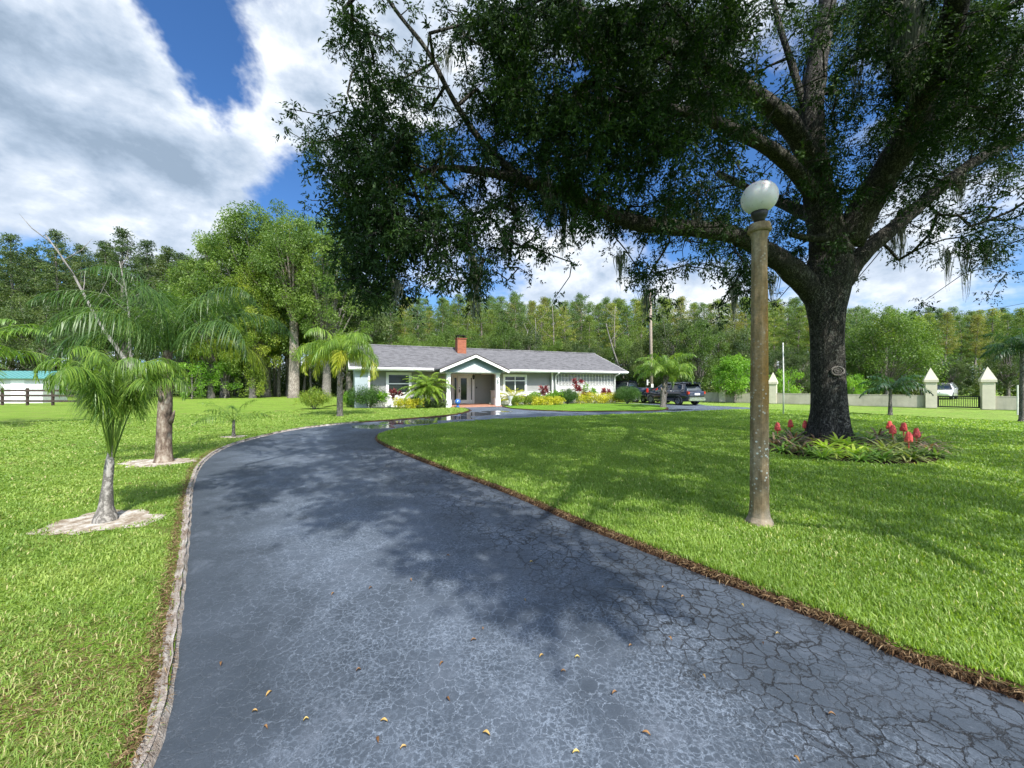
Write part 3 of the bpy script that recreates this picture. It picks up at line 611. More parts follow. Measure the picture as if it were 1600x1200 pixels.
# ---------------------------------------------------------------- the house (own axes: x along the front, y to the back)
HA = R(23.95)
house = empty('house', (-8.9, 25.5, 0), HA, 'long low grey-green house with a grey shingled gable roof and white trim behind the driveway', 'house')
def hloc(u, v, z=0): return Vector((-8.9+u*math.cos(HA)-v*math.sin(HA), 25.5+u*math.sin(HA)+v*math.cos(HA), z))
EZ = 2.72; RZ = 4.6; HV = 4.7
b = MB()
b.box(-1.3, 5.2, .8, 8.6, 0, EZ-.03); b.box(8.8, 13.6, .8, 8.6, 0, EZ-.03); b.box(5.2, 8.8, 1.95, 8.6, 0, EZ-.03); b.box(13.6, 20.1, .6, 8.6, 0, EZ-.03)
for u in (-1.3, 20.1):
    s_ = .012 if u > 0 else -.012
    b.prism([(.8, EZ-.03), (8.6, EZ-.03), (HV, RZ-.14)], 'x', u-s_-.1*(u > 0), u-s_+.1*(u < 0))
wall = b.build('wall', M_STUCCO, house)
b = MB(); b.box(-1.42, -.6, .32, 1.5, 0, EZ-.1); w2 = b.build('wall', M_BLUEWALL, house); w2['label'] = 'pale blue stuccoed wall at the end by the drooping palm'
for q_ in ((-.6, -.48, .26, .42), (13.52, 13.62, .45, .62)): b = MB(); b.box(*q_, 0, EZ-.1); b.build('corner_board', M_WHITE, house)
# lower wall: sunlit band painted white at left, white block base at right
for u0, u1 in ((-.4, 4.0), (8.95, 13.5)):
    b = MB(); b.box(u0, u1, .70, .82, 0, .92); b.box(u0, u1, .66, .84, .92, .98); b.build('low_white_lit_band', M_WHITEBLK, house, bevel=.006)
# roof
b = MB(); t = .09; sl_ = (RZ-EZ)/HV
prof = [(-.02, EZ), (HV, RZ), (9.42, EZ), (9.42, EZ-t), (HV, RZ-t-.02), (-.02, EZ-t)]
b.prism(prof, 'x', -1.75, 20.9); roof = b.build('roof', M_SHINGLE, house)
b = MB(); b.tube([(-1.75, HV, RZ+.0), (20.9, HV, RZ+.0)], .09, 6); b.build('ridge_cap', M_SHINGLE, roof)
b = MB()
b.box(-1.8, 3.72, -.05, -.022, EZ-.22, EZ-.005); b.box(8.68, 20.95, -.05, -.022, EZ-.22, EZ-.005)
for u in (-1.78, 20.93): b.prism([(-.02, EZ-.2), (-.02, EZ-.01), (HV, RZ-.01), (9.4, EZ-.01), (9.4, EZ-.2), (HV, RZ-.2)], 'x', u-.02, u+.02)
b.build('fascia', M_WHITE, roof)
b = MB(); b.box(-1.7, 3.7, -.02, .8, EZ-.19, EZ-.16); b.box(8.7, 20.9, -.02, .8, EZ-.19, EZ-.16); b.build('soffit', M_WHITE, roof)
b = MB()
for u0, u1 in ((-1.8, 3.7), (8.7, 20.95)): b.prism([(-.16, EZ-.03), (-.052, EZ-.03), (-.052, EZ-.15), (-.13, EZ-.15)], 'x', u0, u1)
b.build('gutter', M_WHITE, roof, bevel=.008)
for u in (13.85, 19.95):
    b = MB(); b.tube([(u, -.1, EZ-.14), (u, -.05, EZ-.26), (u-.1*(u > 15)+.0, .35, EZ-.42), (u-.1*(u > 15), .40, EZ-.6), (u-.1*(u > 15), .40, .1)], .055, 8); b.build('downspout', M_WHITE, house, smooth=True)
# chimney
b = MB(); b.box(6.42, 7.16, 3.45, 4.15, 3.7, 5.30); b.box(6.36, 7.22, 3.39, 4.21, 5.30, 5.36); b.build('chimney', M_BRICK, roof)
b = MB()
for (x, y) in ((6.5, 3.53), (7.08, 3.53), (6.5, 4.07), (7.08, 4.07)): b.box(x-.04, x+.04, y-.04, y+.04, 5.36, 5.56)
b.box(6.38, 7.2, 3.41, 4.19, 5.56, 5.60); b.build('chimney_cowl', M_DARK, roof)
# windows
def window(u0, u1, z0, z1, v, rails, mull=(), fw=.13):
    m = MB(); m.box(u0-fw, u1+fw, v-.06, v-.003, z1, z1+fw); m.box(u0-fw, u1+fw, v-.09, v-.003, z0-fw, z0); m.box(u0-fw, u0, v-.06, v-.003, z0, z1); m.box(u1, u1+fw, v-.06, v-.003, z0, z1)
    w_ = m.build('window', M_WHITE, house, bevel=.006)
    m = MB()
    for z in rails: m.box(u0, u1, v-.045, v-.005, z-.035, z+.035)
    for u in mull: m.box(u-.035, u+.035, v-.04, v-.006, z0, z1)
    m.box(u0, u1, v-.04, v-.004, z0, z0+.05); m.box(u0, u1, v-.04, v-.004, z1-.05, z1); m.box(u0, u0+.05, v-.042, v-.004, z0, z1); m.box(u1-.05, u1, v-.042, v-.004, z0, z1)
    m.build('sash', M_WHITE, w_)
    m = MB(); m.box(u0, u1, v-.022, v-.012, z0, z1); m.build('pane', M_GLASS, w_)
    return w_
window(.72, 2.18, .95, 2.28, .8, (1.62,))
window(9.45, 11.25, .9, 2.22, .8, (1.86,), (10.35,))
# entrance: door, side lights
m = MB(); V_ = 1.95
m.box(5.50, 5.62, V_-.09, V_-.003, .06, 2.36); m.box(7.22, 7.34, V_-.09, V_-.003, .06, 2.36); m.box(5.62, 7.22, V_-.09, V_-.003, 2.26, 2.38); m.box(5.98, 6.04, V_-.08, V_-.004, .06, 2.26); m.box(6.92, 6.98, V_-.08, V_-.004, .06, 2.26)
fr = m.build('door_frame', M_WHITE, house, bevel=.006)
m = MB(); m.box(6.04, 6.24, V_-.06, V_-.01, .08, 2.25); m.box(6.72, 6.92, V_-.06, V_-.01, .08, 2.25); m.box(6.24, 6.72, V_-.06, V_-.01, 2.05, 2.25); m.box(6.24, 6.72, V_-.06, V_-.01, .08, .36)
door = m.build('door', M_WHITE, house, bevel=.01)
m = MB(); m.box(6.24, 6.72, V_-.04, V_-.03, .36, 2.05); m.build('pane', M_GLASS, door)
m = MB(); m.box(6.08, 6.15, V_-.08, V_-.06, .95, 1.2); m.tube([(6.11, V_-.08, 1.05), (6.11, V_-.12, 1.05), (6.2, V_-.12, 1.05)], .015, 6); m.box(6.09, 6.14, V_-.085, V_-.06, 1.28, 1.35); m.build('handle', M_DARK, door)
for u0, u1 in ((5.66, 5.96), (7.0, 7.2)):
    m = MB(); m.box(u0, u0+.06, V_-.05, V_-.01, .08, 2.26); m.box(u1-.06, u1, V_-.05, V_-.01, .08, 2.26); m.box(u0+.06, u1-.06, V_-.05, V_-.01, .08, .36); m.box(u0+.06, u1-.06, V_-.05, V_-.01, 2.08, 2.26)
    s_ = m.build('side_light', M_WHITE, house); m = MB(); m.box(u0+.06, u1-.06, V_-.04, V_-.03, .36, 2.08); m.build('pane', M_GLASS, s_)
# block screen on the forward part
m = MB(); u0, u1, z0, z1 = 14.15, 19.75, .35, 2.42; n_u = 18; n_z = 7
for i in range(n_u+1): u = u0+(u1-u0)*i/n_u; m.box(u-.016, u+.016, .50, .597, z0, z1)
for k in range(n_z+1): z = z0+(z1-z0)*k/n_z; m.box(u0-.016, u1+.016, .505, .596, z-.016, z+.016)
cu = (u1-u0)/n_u; cz = (z1-z0)/n_z
for i in range(n_u):
    for k in range(n_z):
        uc = u0+cu*(i+.5); zc = z0+cz*(k+.5); pts = [(uc+.105*math.cos(a)*(1 if j % 2 else .55), .55, zc+.105*math.sin(a)*(1 if j % 2 else .55)) for j, a in enumerate([PI/4*q_ for q_ in range(8)])]
        m.tube(pts+[pts[0]], .016, 4, cap=False)
m.build('block_screen', M_WHITEBLK, house)
m = MB(); m.box(13.95, 19.95, .570, .603, .2, 1.55); m.build('screen_wall', M_WHITEBLK, house); m = MB(); m.box(13.95, 19.95, .588, .603, 1.552, 2.5); m.build('screen_back', M_SCREENBACK, house)
# portico
m = MB(); AU = 6.2; tip = 2.62; apx = 3.66; uL, uR = 3.72, 8.68
th = .10
m.prism([(uL, tip), (AU, apx), (uR, tip), (uR, tip-th), (AU, apx-th*1.05), (uL, tip-th)], 'y', -1.86, 2.35); pr = m.build('portico_roof', M_SHINGLE, house)
m = MB(); m.prism([(uL-.04, tip-.02), (AU, apx+.015), (uR+.04, tip-.02), (uR+.04, tip-.07), (AU, apx-.04), (uL-.04, tip-.07)], 'y', -1.95, -1.862); m.build('roof_edge', M_DRIP, pr)
m = MB(); m.prism([(uL, tip-.07), (AU, apx-.04), (uR, tip-.07), (uR, tip-.26), (AU, apx-.24), (uL, tip-.26)], 'y', -1.93, -1.865); m.build('barge_board', M_WHITE, pr)
m = MB(); m.prism([(4.15, 2.40), (uL+.3, 2.52), (AU, apx-.20), (uR-.3, 2.52), (8.25, 2.40)], 'y', -1.60, -1.5); m.build('gable_board', M_TYMP, pr)
m = MB(); m.prism([(4.95, 2.41), (AU, 2.95), (7.45, 2.41)], 'y', -1.625, -1.602); m.build('lit_vault_panel', M_WHITE, pr)  # flat white panel painted for the lit vault ceiling seen through the opening
m = MB(); m.box(4.2, 8.2, -1.49, -1.0, 2.34, 2.42); m.box(4.2, 4.5, -1.0, 1.9, 2.34, 2.5); m.box(7.9, 8.2, -1.0, 1.9, 2.34, 2.5); m.box(4.5, 7.9, -1.0, 1.94, 2.50, 2.52); m.build('portico_beam', M_WHITE, pr)
for u in (4.42, 8.02):
    m = MB(); m.box(u-.14, u+.14, -1.39, -1.11, .5, 2.34); m.box(u-.19, u+.19, -1.44, -1.06, .0, .5); m.box(u-.18, u+.18, -1.43, -1.07, .5, .56); m.box(u-.18, u+.18, -1.43, -1.07, 2.26, 2.338)
    col_ = m.build('portico_column', M_WHITE, house, bevel=.012)
    m = MB(); m.box(u-.03+.0, u+.03, -1.50, -1.39, 1.93, 2.0); m.lathe([(.02, 1.72), (.06, 1.76), (.075, 1.95), (.09, 1.97), (.02, 2.06)], 8, (u, -1.5, 0)); m.build('wall_lantern', M_WHITE, col_)
m = MB(); m.box(8.3, 8.42, -.8, .8, 0, 1.05); m.box(8.26, 8.46, -.84, .8, 1.05, 1.11); m.build('low_side_wall', M_WHITE, house)
m = MB(); m.box(4.55, 8.25, -1.6, 1.95, 0.0, .07); m.build('porch_floor', M_TILE, house)
m = MB(); m.tube([(6.55, -.3, 2.5), (6.55, -.3, 2.28)], .012, 6); m.lathe([(.02, 2.28), (.11, 2.20), (.10, 2.18), (.075, 1.98), (.03, 1.93)], 8, (6.55, -.3, 0)); hl = m.build('hanging_lantern', M_DARK, house)
m = MB(); m.box(7.5, 7.58, V_-.03, V_-.001, 1.25, 1.38); m.build('doorbell', M_DARK, house)
# ornaments at the porch
m = MB(); m.sphere((0, 0, .36), .21, 18, 12); m.lathe([(.13, .0), (.14, .05), (.07, .12), (.09, .17)], 14); c = hloc(4.95, -1.75)
gb = m.build('glazed_ball', M_BLUEGLASS, smooth=True, loc=(c.x, c.y, .03)); tag(gb, 'blue glazed ball ornament on a small foot beside the porch column', 'garden ornament')
m = MB(); m.lathe([(.14, 0), (.15, .06), (.06, .12), (.05, .3), (.12, .42), (.19, .56), (.21, .66), (.23, .68), (.2, .7), (.02, .66)], 16); c = hloc(8.95, -1.5)
gb = m.build('garden_urn', M_WHITEBLK, smooth=True, loc=(c.x, c.y, .05)); tag(gb, 'white pedestal urn among the plants right of the porch column', 'urn')
# shed with the teal roof
sh = empty('shed', (-40.4, 31.3, 0), R(12), 'white sided shed with a teal metal roof behind the brown rail fence', 'shed')
m = MB(); m.box(-6, 1.75, 0, 2.2, 0, 2.15); m.prism([(0, 2.15), (2.2, 2.15), (1.1, 2.6)], 'x', -5.98, 1.73); m.build('wall', M_SIDING, sh)
m = MB(); m.prism([(-.35, 2.10), (1.1, 2.70), (2.55, 2.10), (2.55, 2.04), (1.1, 2.62), (-.35, 2.04)], 'x', -6.3, 2.2)
for k in range(28): 
    u = -6.25+k*.31; m.box(u-.015, u+.015, -.30, -.29, 2.13, 2.14); m.tube([(u, -.34, 2.12), (u, 1.1, 2.715)], .018, 4)
m.build('roof', M_TEAL, sh)
m = MB(); m.box(-.35, .55, -.03, -.002, .0, 1.95); m.build('door', M_WHITE, sh)
# rail fence
fe = empty('rail_fence', (-40, 28.6, 0), R(-4), 'dark brown three-rail timber fence in front of the white shed', 'fence')
for k in range(9):
    m = MB(); x = -8+k*2.05; m.box(x-.06, x+.06, -.06, .06, 0, 1.3); m.build('post', M_FENCEWOOD, fe)
for z in (.35, .75, 1.12):
    m = MB(); m.box(-8.2, 8.6, -.09, -.062, z-.07, z+.07); m.build('rail', M_FENCEWOOD, fe)
# ---------------------------------------------------------------- the great oak
TX, TY = 8.93, 10.8
oak = empty('oak_tree', (TX, TY, 0), 0, 'huge spreading oak, dark furrowed trunk in the flower bed, crown overhanging lawn and driveway', 'tree')
OV = Vector((TX, TY, 0))
def trunkmesh():
    V = []; n = 40; zs = [0, .05, .12, .25, .45, .8, 1.2, 1.7, 2.2, 2.8, 3.3, 3.7, 4.1, 4.5, 4.9, 5.3, 5.8]
    rad = [.86, .80, .74, .68, .63, .585, .56, .545, .54, .535, .55, .60, .66, .70, .66, .58, .5]
    cxs = [0, 0, 0, 0, 0, 0, -.01, -.02, -.03, -.05, -.06, -.08, -.08, -.05, 0, .05, .1]
    for j, (z, r, cx_) in enumerate(zip(zs, rad, cxs)):
        r = r*(.70+.10*max(0, (z-3)/3)); fl = max(0, 1-z/.9)
        for k in range(n):
            a = 2*PI*k/n; rr = r*(1+(.06+.10*fl)*math.sin(5*a+1.2+z*.25)+.035*math.sin(11*a+z*.7)+.02*math.sin(23*a+z*2))
            if z > 2.6: rr *= 1+.12*min(1, (z-2.6)/1.5)*math.cos(2*(a-PI))
            kn = math.exp(-((z-1.95)/.13)**2)*math.exp(-((((a+PI*.5+.25) % (2*PI)+PI) % (2*PI)-PI)/.28)**2); rr += .035*kn
            V.append((cx_+rr*math.cos(a), rr*math.sin(a), z))
    Q = [(j*n+k, j*n+(k+1) % n, (j+1)*n+(k+1) % n, (j+1)*n+k) for j in range(len(zs)-1) for k in range(n)]
    return V, Q
V, Q = trunkmesh(); tk = npmesh('trunk', V, Q, M_OAKBARK, oak, smooth=True)
# the knot scar where an old limb was cut
m = MB(); a = -PI*.5-.25
for rr_, w_ in ((.115, .03), (.06, .022)):
    pts = [(rr_*1.25*math.cos(q_*PI/8), 0, rr_*math.sin(q_*PI/8)) for q_ in range(17)]; m.tube(pts, w_, 6, cap=False)
m.sphere((0, .02, 0), .05, 10, 6)
kn = m.build('knot', M_GREYBARK, oak, smooth=True); kn.location = (.40*math.cos(a), .40*math.sin(a), 1.95); kn.rotation_euler = (0, 0, a+PI/2)
LIMBPX = []
LIMBS = {  # (px, py, depth, radius m): read off as real points in space
 'long': [(1285,470,10.9,.36),(1240,425,10.6,.30),(1205,398,10.3,.25),(1150,368,10.0,.22),(1080,357,9.6,.20),(1000,350,9.2,.18),(930,325,8.9,.155),(870,300,8.6,.13),(820,283,8.3,.115),(770,271,8.1,.09),(690,262,7.9,.06),(640,280,7.8,.035)],
 'up_off_long': [(822,283,8.3,.10),(775,245,8.1,.085),(740,205,7.9,.075),(705,150,7.6,.06),(668,80,7.4,.05),(625,25,7.3,.04),(585,-30,7.2,.03)],
 'right': [(1315,440,10.9,.34),(1345,400,11.0,.27),(1385,365,11.1,.23),(1440,318,11.2,.21),(1500,268,11.3,.18),(1560,232,11.4,.15),(1620,205,11.5,.12),(1720,150,11.6,.08)],
 'upright': [(1300,400,10.8,.50),(1285,330,10.7,.40),(1270,250,10.6,.33),(1268,170,10.5,.28),(1278,90,10.5,.24),(1292,10,10.4,.2),(1300,-90,10.3,.16),(1300,-250,10.2,.1)],
 'forward': [(1320,380,10.7,.42),(1365,300,10.2,.36),(1405,235,9.7,.31),(1440,160,9.1,.27),(1475,70,8.4,.23),(1500,-20,7.8,.2),(1520,-160,7.1,.16)],
 'left_high': [(1272,260,10.6,.27),(1230,190,10.2,.24),(1180,150,9.8,.21),(1110,100,9.3,.17),(1030,65,8.7,.13),(950,40,8.2,.10),(860,-10,7.6,.08)],
 'left_mid': [(1278,310,10.6,.22),(1220,245,10.0,.18),(1150,205,9.3,.15),(1070,175,8.8,.12),(980,165,8.3,.09),(900,150,7.9,.06)],
 'inner': [(1266,200,10.5,.13),(1240,110,10.6,.1),(1215,30,10.6,.08),(1195,-60,10.6,.06)],
 'far': [(1300,360,10.9,.25),(1250,330,11.8,.2),(1180,300,12.6,.15),(1120,270,13.2,.11)],
 'right_high': [(1405,235,9.8,.16),(1470,180,10.0,.13),(1540,120,10.2,.1),(1620,60,10.4,.07)],
 'stub': [(1288,372,10.4,.13),(1262,372,10.2,.10),(1235,366,10.1,.07)],
}
nodes = []; npar = []; nrad = []
def addnode(p, par, r): nodes.append(Vector(p)); npar.append(par); nrad.append(r); return len(nodes)-1
for nm, pts in LIMBS.items():
    P = [W(*q_[:3])-OV for q_ in pts]; r = [q_[3]*(1.0 if nm in ('upright', 'forward', 'left_high', 'long', 'left_mid') else .85) for q_ in pts]
    # smooth by Catmull-Rom
    PP, RR = [], []
    for i in range(len(P)-1):
        p0, p1, p2, p3 = P[max(i-1, 0)], P[i], P[i+1], P[min(i+2, len(P)-1)]
        for s_ in range(4):
            t_ = s_/4; PP.append(.5*((2*p1)+(p2-p0)*t_+(2*p0-5*p1+4*p2-p3)*t_**2+(3*p1-p0-3*p2+p3)*t_**3)); RR.append(r[i]+(r[i+1]-r[i])*t_)
    PP.append(P[-1]); RR.append(r[-1])
    if nm != 'far': LIMBPX += [(800+F*(p+OV).x/(p+OV).y, 600-F*((p+OV).z-CAMZ)/(p+OV).y, (p+OV).y, F*r_/(p+OV).y) for p, r_ in zip(PP, RR) if r_ > .05]
    RR = [x*(1+.06*math.sin(i*1.9)) for i, x in enumerate(RR)]
    MB().tube(PP, RR, 14).build('limb', M_OAKBARK, oak, smooth=True)
    par = -1
    for p, q_ in zip(PP[3:], RR[3:]): par = addnode(p, par, q_)
# extra boughs overhead, out toward and past the photographer
def wb(pts, r0, r1):
    P = [Vector(p)-OV for p in pts]; rr = [r0+(r1-r0)*i/(len(P)-1) for i in range(len(P))]
    MB().tube(P, rr, 10).build('limb', M_OAKBARK, oak, smooth=True); par = -1
    for i, (p, q_) in enumerate(zip(P, rr)):
        par = addnode(p, par, q_)
wb([tuple(W(1520,-160,7.1)), (7.3,5,9.6), (6,2.6,9.2), (4.6,.4,8.6), (3.2,-1.6,8.0)], .16, .05)
wb([(7.3,5,9.6), (7.6,2,9.8), (7.5,-1,9.4), (7,-3.5,8.8)], .12, .05)
wb([tuple(W(860,-10,7.6)), (-.3,5.5,9.3), (-1.5,3.3,9.1), (-2.2,1.2,8.5)], .08, .04)
wb([(6,2.6,9.2), (3.5,3,9.4), (1.5,2.2,9.1), (0,1.0,8.7)], .09, .04)
# density of the crown as seen from the driveway, 40-pixel cells from (440,0); each cell is filled at its real distance
DM = ["0063136689999999986666899898","0066345799899999985367788998".replace('','')]
DM = [
"00631366899999999866668998987",
"00663457998999999853677899988",
"00465434896589999853575699988",
"00477536998899999975576689977",
"33687556899999999777665789877",
"36888776678999987656565788777",
"16898756678887666545676777666",
"04898646788887677624676566554",
"03899877666778888756565455554",
"01899887755324556666565234564",
"00698667440105652675452112353",
"00387345101002530563100001121",
"00020000000000210220000000000"]
cl_c, cl_r, cl_n = [], [], []
for j, row in enumerate(DM):
    for i, chh in enumerate(row):
        dns = int(chh)
        if not dns: continue
        cnt = {1: .6, 2: .9, 3: 1.3, 4: 1.8, 5: 2.9, 6: 3.8, 7: 5.2, 8: 8.2, 9: 12.0}[dns]
        cnt = int(cnt)+(RNG.random() < cnt-int(cnt))
        for _ in range(cnt):
            px = 440+40*(i+RNG.random()); py = 40*(j+RNG.random())
            fx = min(max((px-700)/500, 0), 1)
            dlo = 6.6+1.2*fx*(py/500)-1.3*(1-py/500)*fx; dhi = 9.4+3.6*fx
            if px > 1200: dlo = 7.2+2.3*py/500; dhi = 13.5
            d = dlo+(dhi-dlo)*RNG.random()**1.2
            if RNG.random() < .66:      # the inside of the crown is bare: foliage hangs behind and beyond the limbs
                for (lx, ly, ld, lr) in LIMBPX:
                    if d < ld+.35 and math.hypot(px-lx, py-ly) < lr+9: d = ld+.45+1.6*RNG.random()
            r_ = (.20+.10*RNG.random())*d/8*(1.25 if dns >= 6 else .9)
            cl_c.append(W(px, py, d)-OV); cl_r.append(r_); cl_n.append(int((120 if dns < 5 else 170)*(r_/.28)**2*(8/d)**.6))
nvis = len(cl_c)
# crown above the frame and over the photographer; it throws the dappled shade on the drive
def shade(poly, n, z0, z1, r0, r1, nl, vis=False):
    xs_ = [p[0] for p in poly]; ys_ = [p[1] for p in poly]; c = 0
    while c < n:
        x = min(xs_)+(max(xs_)-min(xs_))*RNG.random(); y = min(ys_)+(max(ys_)-min(ys_))*RNG.random()
        if not inside(poly, np.array([x]), np.array([y]))[0]: continue
        z = z0+(z1-z0)*RNG.random(); k_ = z/math.sin(SUN_EL); p = Vector((x, y, 0))+SUNV*k_
        c += 1
        if not vis and p.y > .3 and (p.z-CAMZ)/p.y < 1.14: continue
        cl_c.append(p-OV); cl_r.append(r0+(r1-r0)*RNG.random()); cl_n.append(nl)
shade(gl([(560,792),(620,862),(740,902),(890,958),(960,936),(985,905),(900,872),(830,826),(770,790),(700,760),(640,770)]), 62, 6.5, 9, .28, .5, 120)
shade(gl([(340,738),(400,790),(480,822),(560,830),(640,800),(700,790),(700,745),(640,720),(560,712),(500,730),(430,728)]), 55, 7, 9.5, .3, .5, 120)
shade(gl([(350,690),(440,712),(540,716),(620,712),(600,690),(570,676),(470,676)]), 45, 7.5, 10, .3, .55, 110)
shade(gl([(620,690),(700,722),(800,752),(900,790),(1000,815),(1120,800),(1250,790),(1330,830),(1500,860),(1640,905),(1640,780),(1500,760),(1380,735),(1200,730),(1000,700),(800,672),(700,672)]), 430, 7, 10.5, .35, .6, 95)
shade([(1,9),(3,16),(12,17),(16,13),(16,9),(8,7)], 220, 8, 12.5, .45, .75, 90)
shade([(7.6,9.6),(8.6,9.2),(10.2,9.8),(10.2,11.5),(8,12),(7.2,11)], 60, 6.5, 10, .35, .6, 110, True)  # clumps added toward the sun to keep the trunk shaded
for _ in range(260):      # the crown goes on to the right and behind the trunk
    a_ = RNG.random()*2*PI; q_ = Vector((14.5+4.5*math.cos(a_)*RNG.random()**.5, 9.5+5*math.sin(a_)*RNG.random()**.5, 5.2+5.5*RNG.random()))
    if 800+F*q_.x/max(q_.y, .1) > 1620: cl_c.append(q_-OV); cl_r.append(.35+.3*RNG.random()); cl_n.append(130)
cc_ = 0  # more unseen crown overhead, added to shade the visible foliage
while cc_ < 380:
    p = Vector((-2+17*RNG.random(), -3+11*RNG.random(), 9.3+3.5*RNG.random()))
    if (p.z-CAMZ) < 1.16*p.y or (p.x-7.5)**2+(p.y-4)**2 > 95 or (p.x < 2 and p.z < 10.2): continue
    g_ = p-SUNV*(p.z/SUNV.z)
    if 1.2 < g_.y < 3.6 and 1.2 < g_.x < 7: continue                         # the sunlit foreground of the lawn stays open
    if g_.y < 6 and g_.x < 0.3: continue
    cl_c.append(p-OV); cl_r.append(.45+.3*RNG.random()); cl_n.append(110); cc_ += 1
# join every clump to the nearest wood, growing outwards
order = sorted(range(len(cl_c)), key=lambda i: min((cl_c[i]-n_).length for n_ in nodes[::3]))
NP = np.array([tuple(n_) for n_ in nodes]); base_n = len(nodes); NPl = list(map(tuple, NP)); arr = np.zeros((len(nodes)+4*len(order)+10, 3)); arr[:len(nodes)] = NP; cnt = len(nodes)
for i in order:
    c = np.array(cl_c[i]); dd = np.linalg.norm(arr[:cnt]-c, axis=1)+.25*np.maximum(0, arr[:cnt, 2]-c[2]-.5); k = int(np.argmin(dd)); p = arr[k]; dist = np.linalg.norm(c-p)
    ns = 1 if dist < .7 else (2 if dist < 1.6 else 3); par = k
    for s_ in range(ns):
        f = (s_+1)/ns; q_ = p+(c-p)*f; q_ = q_+(RNG.normal(size=3)*.06*dist if f < 1 else 0)
        if f < 1: q_[2] += .10*dist
        par = addnode(Vector(q_), par, 0.0); arr[cnt] = q_; cnt += 1
w2_ = [0.0]*len(nodes)
for i in range(len(nodes)-1, base_n-1, -1):
    w2_[i] += .0075**2.3; 
    if npar[i] >= base_n: w2_[npar[i]] += w2_[i]
bV, bQ, bo = [], [], 0
for i in range(base_n, len(nodes)):
    r1 = w2_[i]**(1/2.3); pi_ = npar[i]; r0 = max(r1, min(w2_[pi_]**(1/2.3), r1*1.4)) if pi_ >= base_n else min(nrad[pi_]*.8, r1*1.5)
    a, b_ = nodes[pi_], nodes[i]; t_ = (b_-a)
    if t_.length < 1e-4: continue
    t_.normalize(); u_ = t_.orthogonal().normalized(); v_ = t_.cross(u_)
    for (p, r_) in ((a, r0), (b_, r1)):
        for k in range(5): an = 2*PI*k/5; bV.append(tuple(p+(u_*math.cos(an)+v_*math.sin(an))*r_))
    bQ += [(bo+k, bo+(k+1) % 5, bo+5+(k+1) % 5, bo+5+k) for k in range(5)]; bo += 10
npmesh('branches', bV, bQ, M_OAKBARK, oak, smooth=True)
# leaves: short twigs radiating in each clump, narrow leaves along them
def oak_leaves(C, Rr, N, ls, seed):
    per = 9; Nt = np.maximum(2, np.asarray(N)//per); idx = np.repeat(np.arange(len(C)), Nt); n = len(idx)
    C = np.array([tuple(c) for c in C]); Rr = np.array(Rr)
    u = unit(n); u[:, 2] -= .18; u = nrm(u); s = C[idx]+unit(n)*(Rr[idx]*.25)[:, None]; Lt = Rr[idx]*(.55+.75*RNG.random(n))
    ii = np.repeat(np.arange(n), per); t_ = (.25+.8*RNG.random(n*per)); 
    P = s[ii]+u[ii]*(Lt[ii]*t_)[:, None]-np.array([0, 0, 1.0])*(.22*Lt[ii]*t_**2)[:, None]+unit(n*per)*.012
    D = u[ii]*.6+unit(n*per)*.75-np.array([0, 0, .18]); L = ls*(.6+.7*RNG.random(n*per)); V, Q = leafquads(P, D, L, L*.34, .12)
    ct = RNG.random(len(C)); T = np.clip(.15+ct[idx][ii]*.45+RNG.random(n*per)*.4, 0, 1)
    return V, Q, np.repeat(T, 4)
pa = oak_leaves(cl_c[:nvis], cl_r[:nvis], cl_n[:nvis], .088, 1); pb = oak_leaves(cl_c[nvis:], cl_r[nvis:], cl_n[nvis:], .15, 2)
V, Q, T = join([pa, pb]); print('oak leaves', len(Q))
npmesh('crown', V, Q, M_OAKLEAF, oak, attrs={'tint': T})
# Spanish moss hanging in grey beards
def beard(p, n, L, spread):
    P0 = np.array(tuple(p))+np.stack([RNG.normal(size=n)*spread, RNG.normal(size=n)*spread, RNG.normal(size=n)*.06], 1); Ls = L*(.35+.75*RNG.random(n)); seg = 5
    V = []; Q = []; T = []; w_ = .006+.006*RNG.random(n); az = RNG.random(n)*PI; ph = RNG.random(n)*6; b_ = 0
    for s_ in range(seg+1):
        f = s_/seg; off = np.stack([.03*np.sin(ph+f*5), .03*np.cos(ph*1.3+f*4), np.zeros(n)], 1)*Ls[:, None]*1.2
        c = P0+off; c[:, 2] -= Ls*f; c[:, :2] += (np.array(tuple(p))[:2]-c[:, :2])*f*.45; ww = w_*(1-.75*f)
        sd = np.stack([np.cos(az+f*2)*ww, np.sin(az+f*2)*ww, np.zeros(n)], 1); V += [c-sd, c+sd]
    V = np.stack(V, 1).reshape(-1, 3); m_ = 2*(seg+1)
    Q = (np.arange(n)[:, None, None]*m_+np.array([[2*s_, 2*s_+1, 2*s_+3, 2*s_+2] for s_ in range(seg)])[None]).reshape(-1, 4)
    return V, Q, np.repeat(RNG.random(n), m_)
MP = [(860,310,8.5,.7,110,.09),(880,320,8.6,1.1,90,.05),(895,330,8.7,.8,60,.06),(1395,350,11.1,1.0,70,.06),(1408,352,11.1,1.3,50,.04),(1147,440,9.6,1.0,70,.06),(1010,450,8.6,.8,60,.07),(740,400,7.4,1.2,70,.07),(748,420,7.5,1.0,40,.04),(1415,0,8.3,1.6,220,.16),(1425,50,8.6,1.5,180,.12),(1400,90,9.0,1.0,90,.1),(1035,150,8.3,.9,90,.06),(800,130,7.6,.6,70,.08),(1510,380,10.8,1.6,40,.05),(1480,390,10.8,1.0,40,.06),(1540,380,11,.9,50,.07),(680,330,7.4,.6,60,.08),(700,80,7.2,.5,40,.06),(940,90,8.2,.6,60,.08),(1205,430,10.2,.8,60,.07),(790,360,8.0,.7,60,.07),(970,400,8.9,.7,70,.07),(1500,280,11.2,.9,70,.08),(620,440,7.3,.5,50,.07),(1090,330,9.5,.5,80,.1),(850,270,8.4,.6,90,.1),(1340,100,9.3,.9,60,.08)]
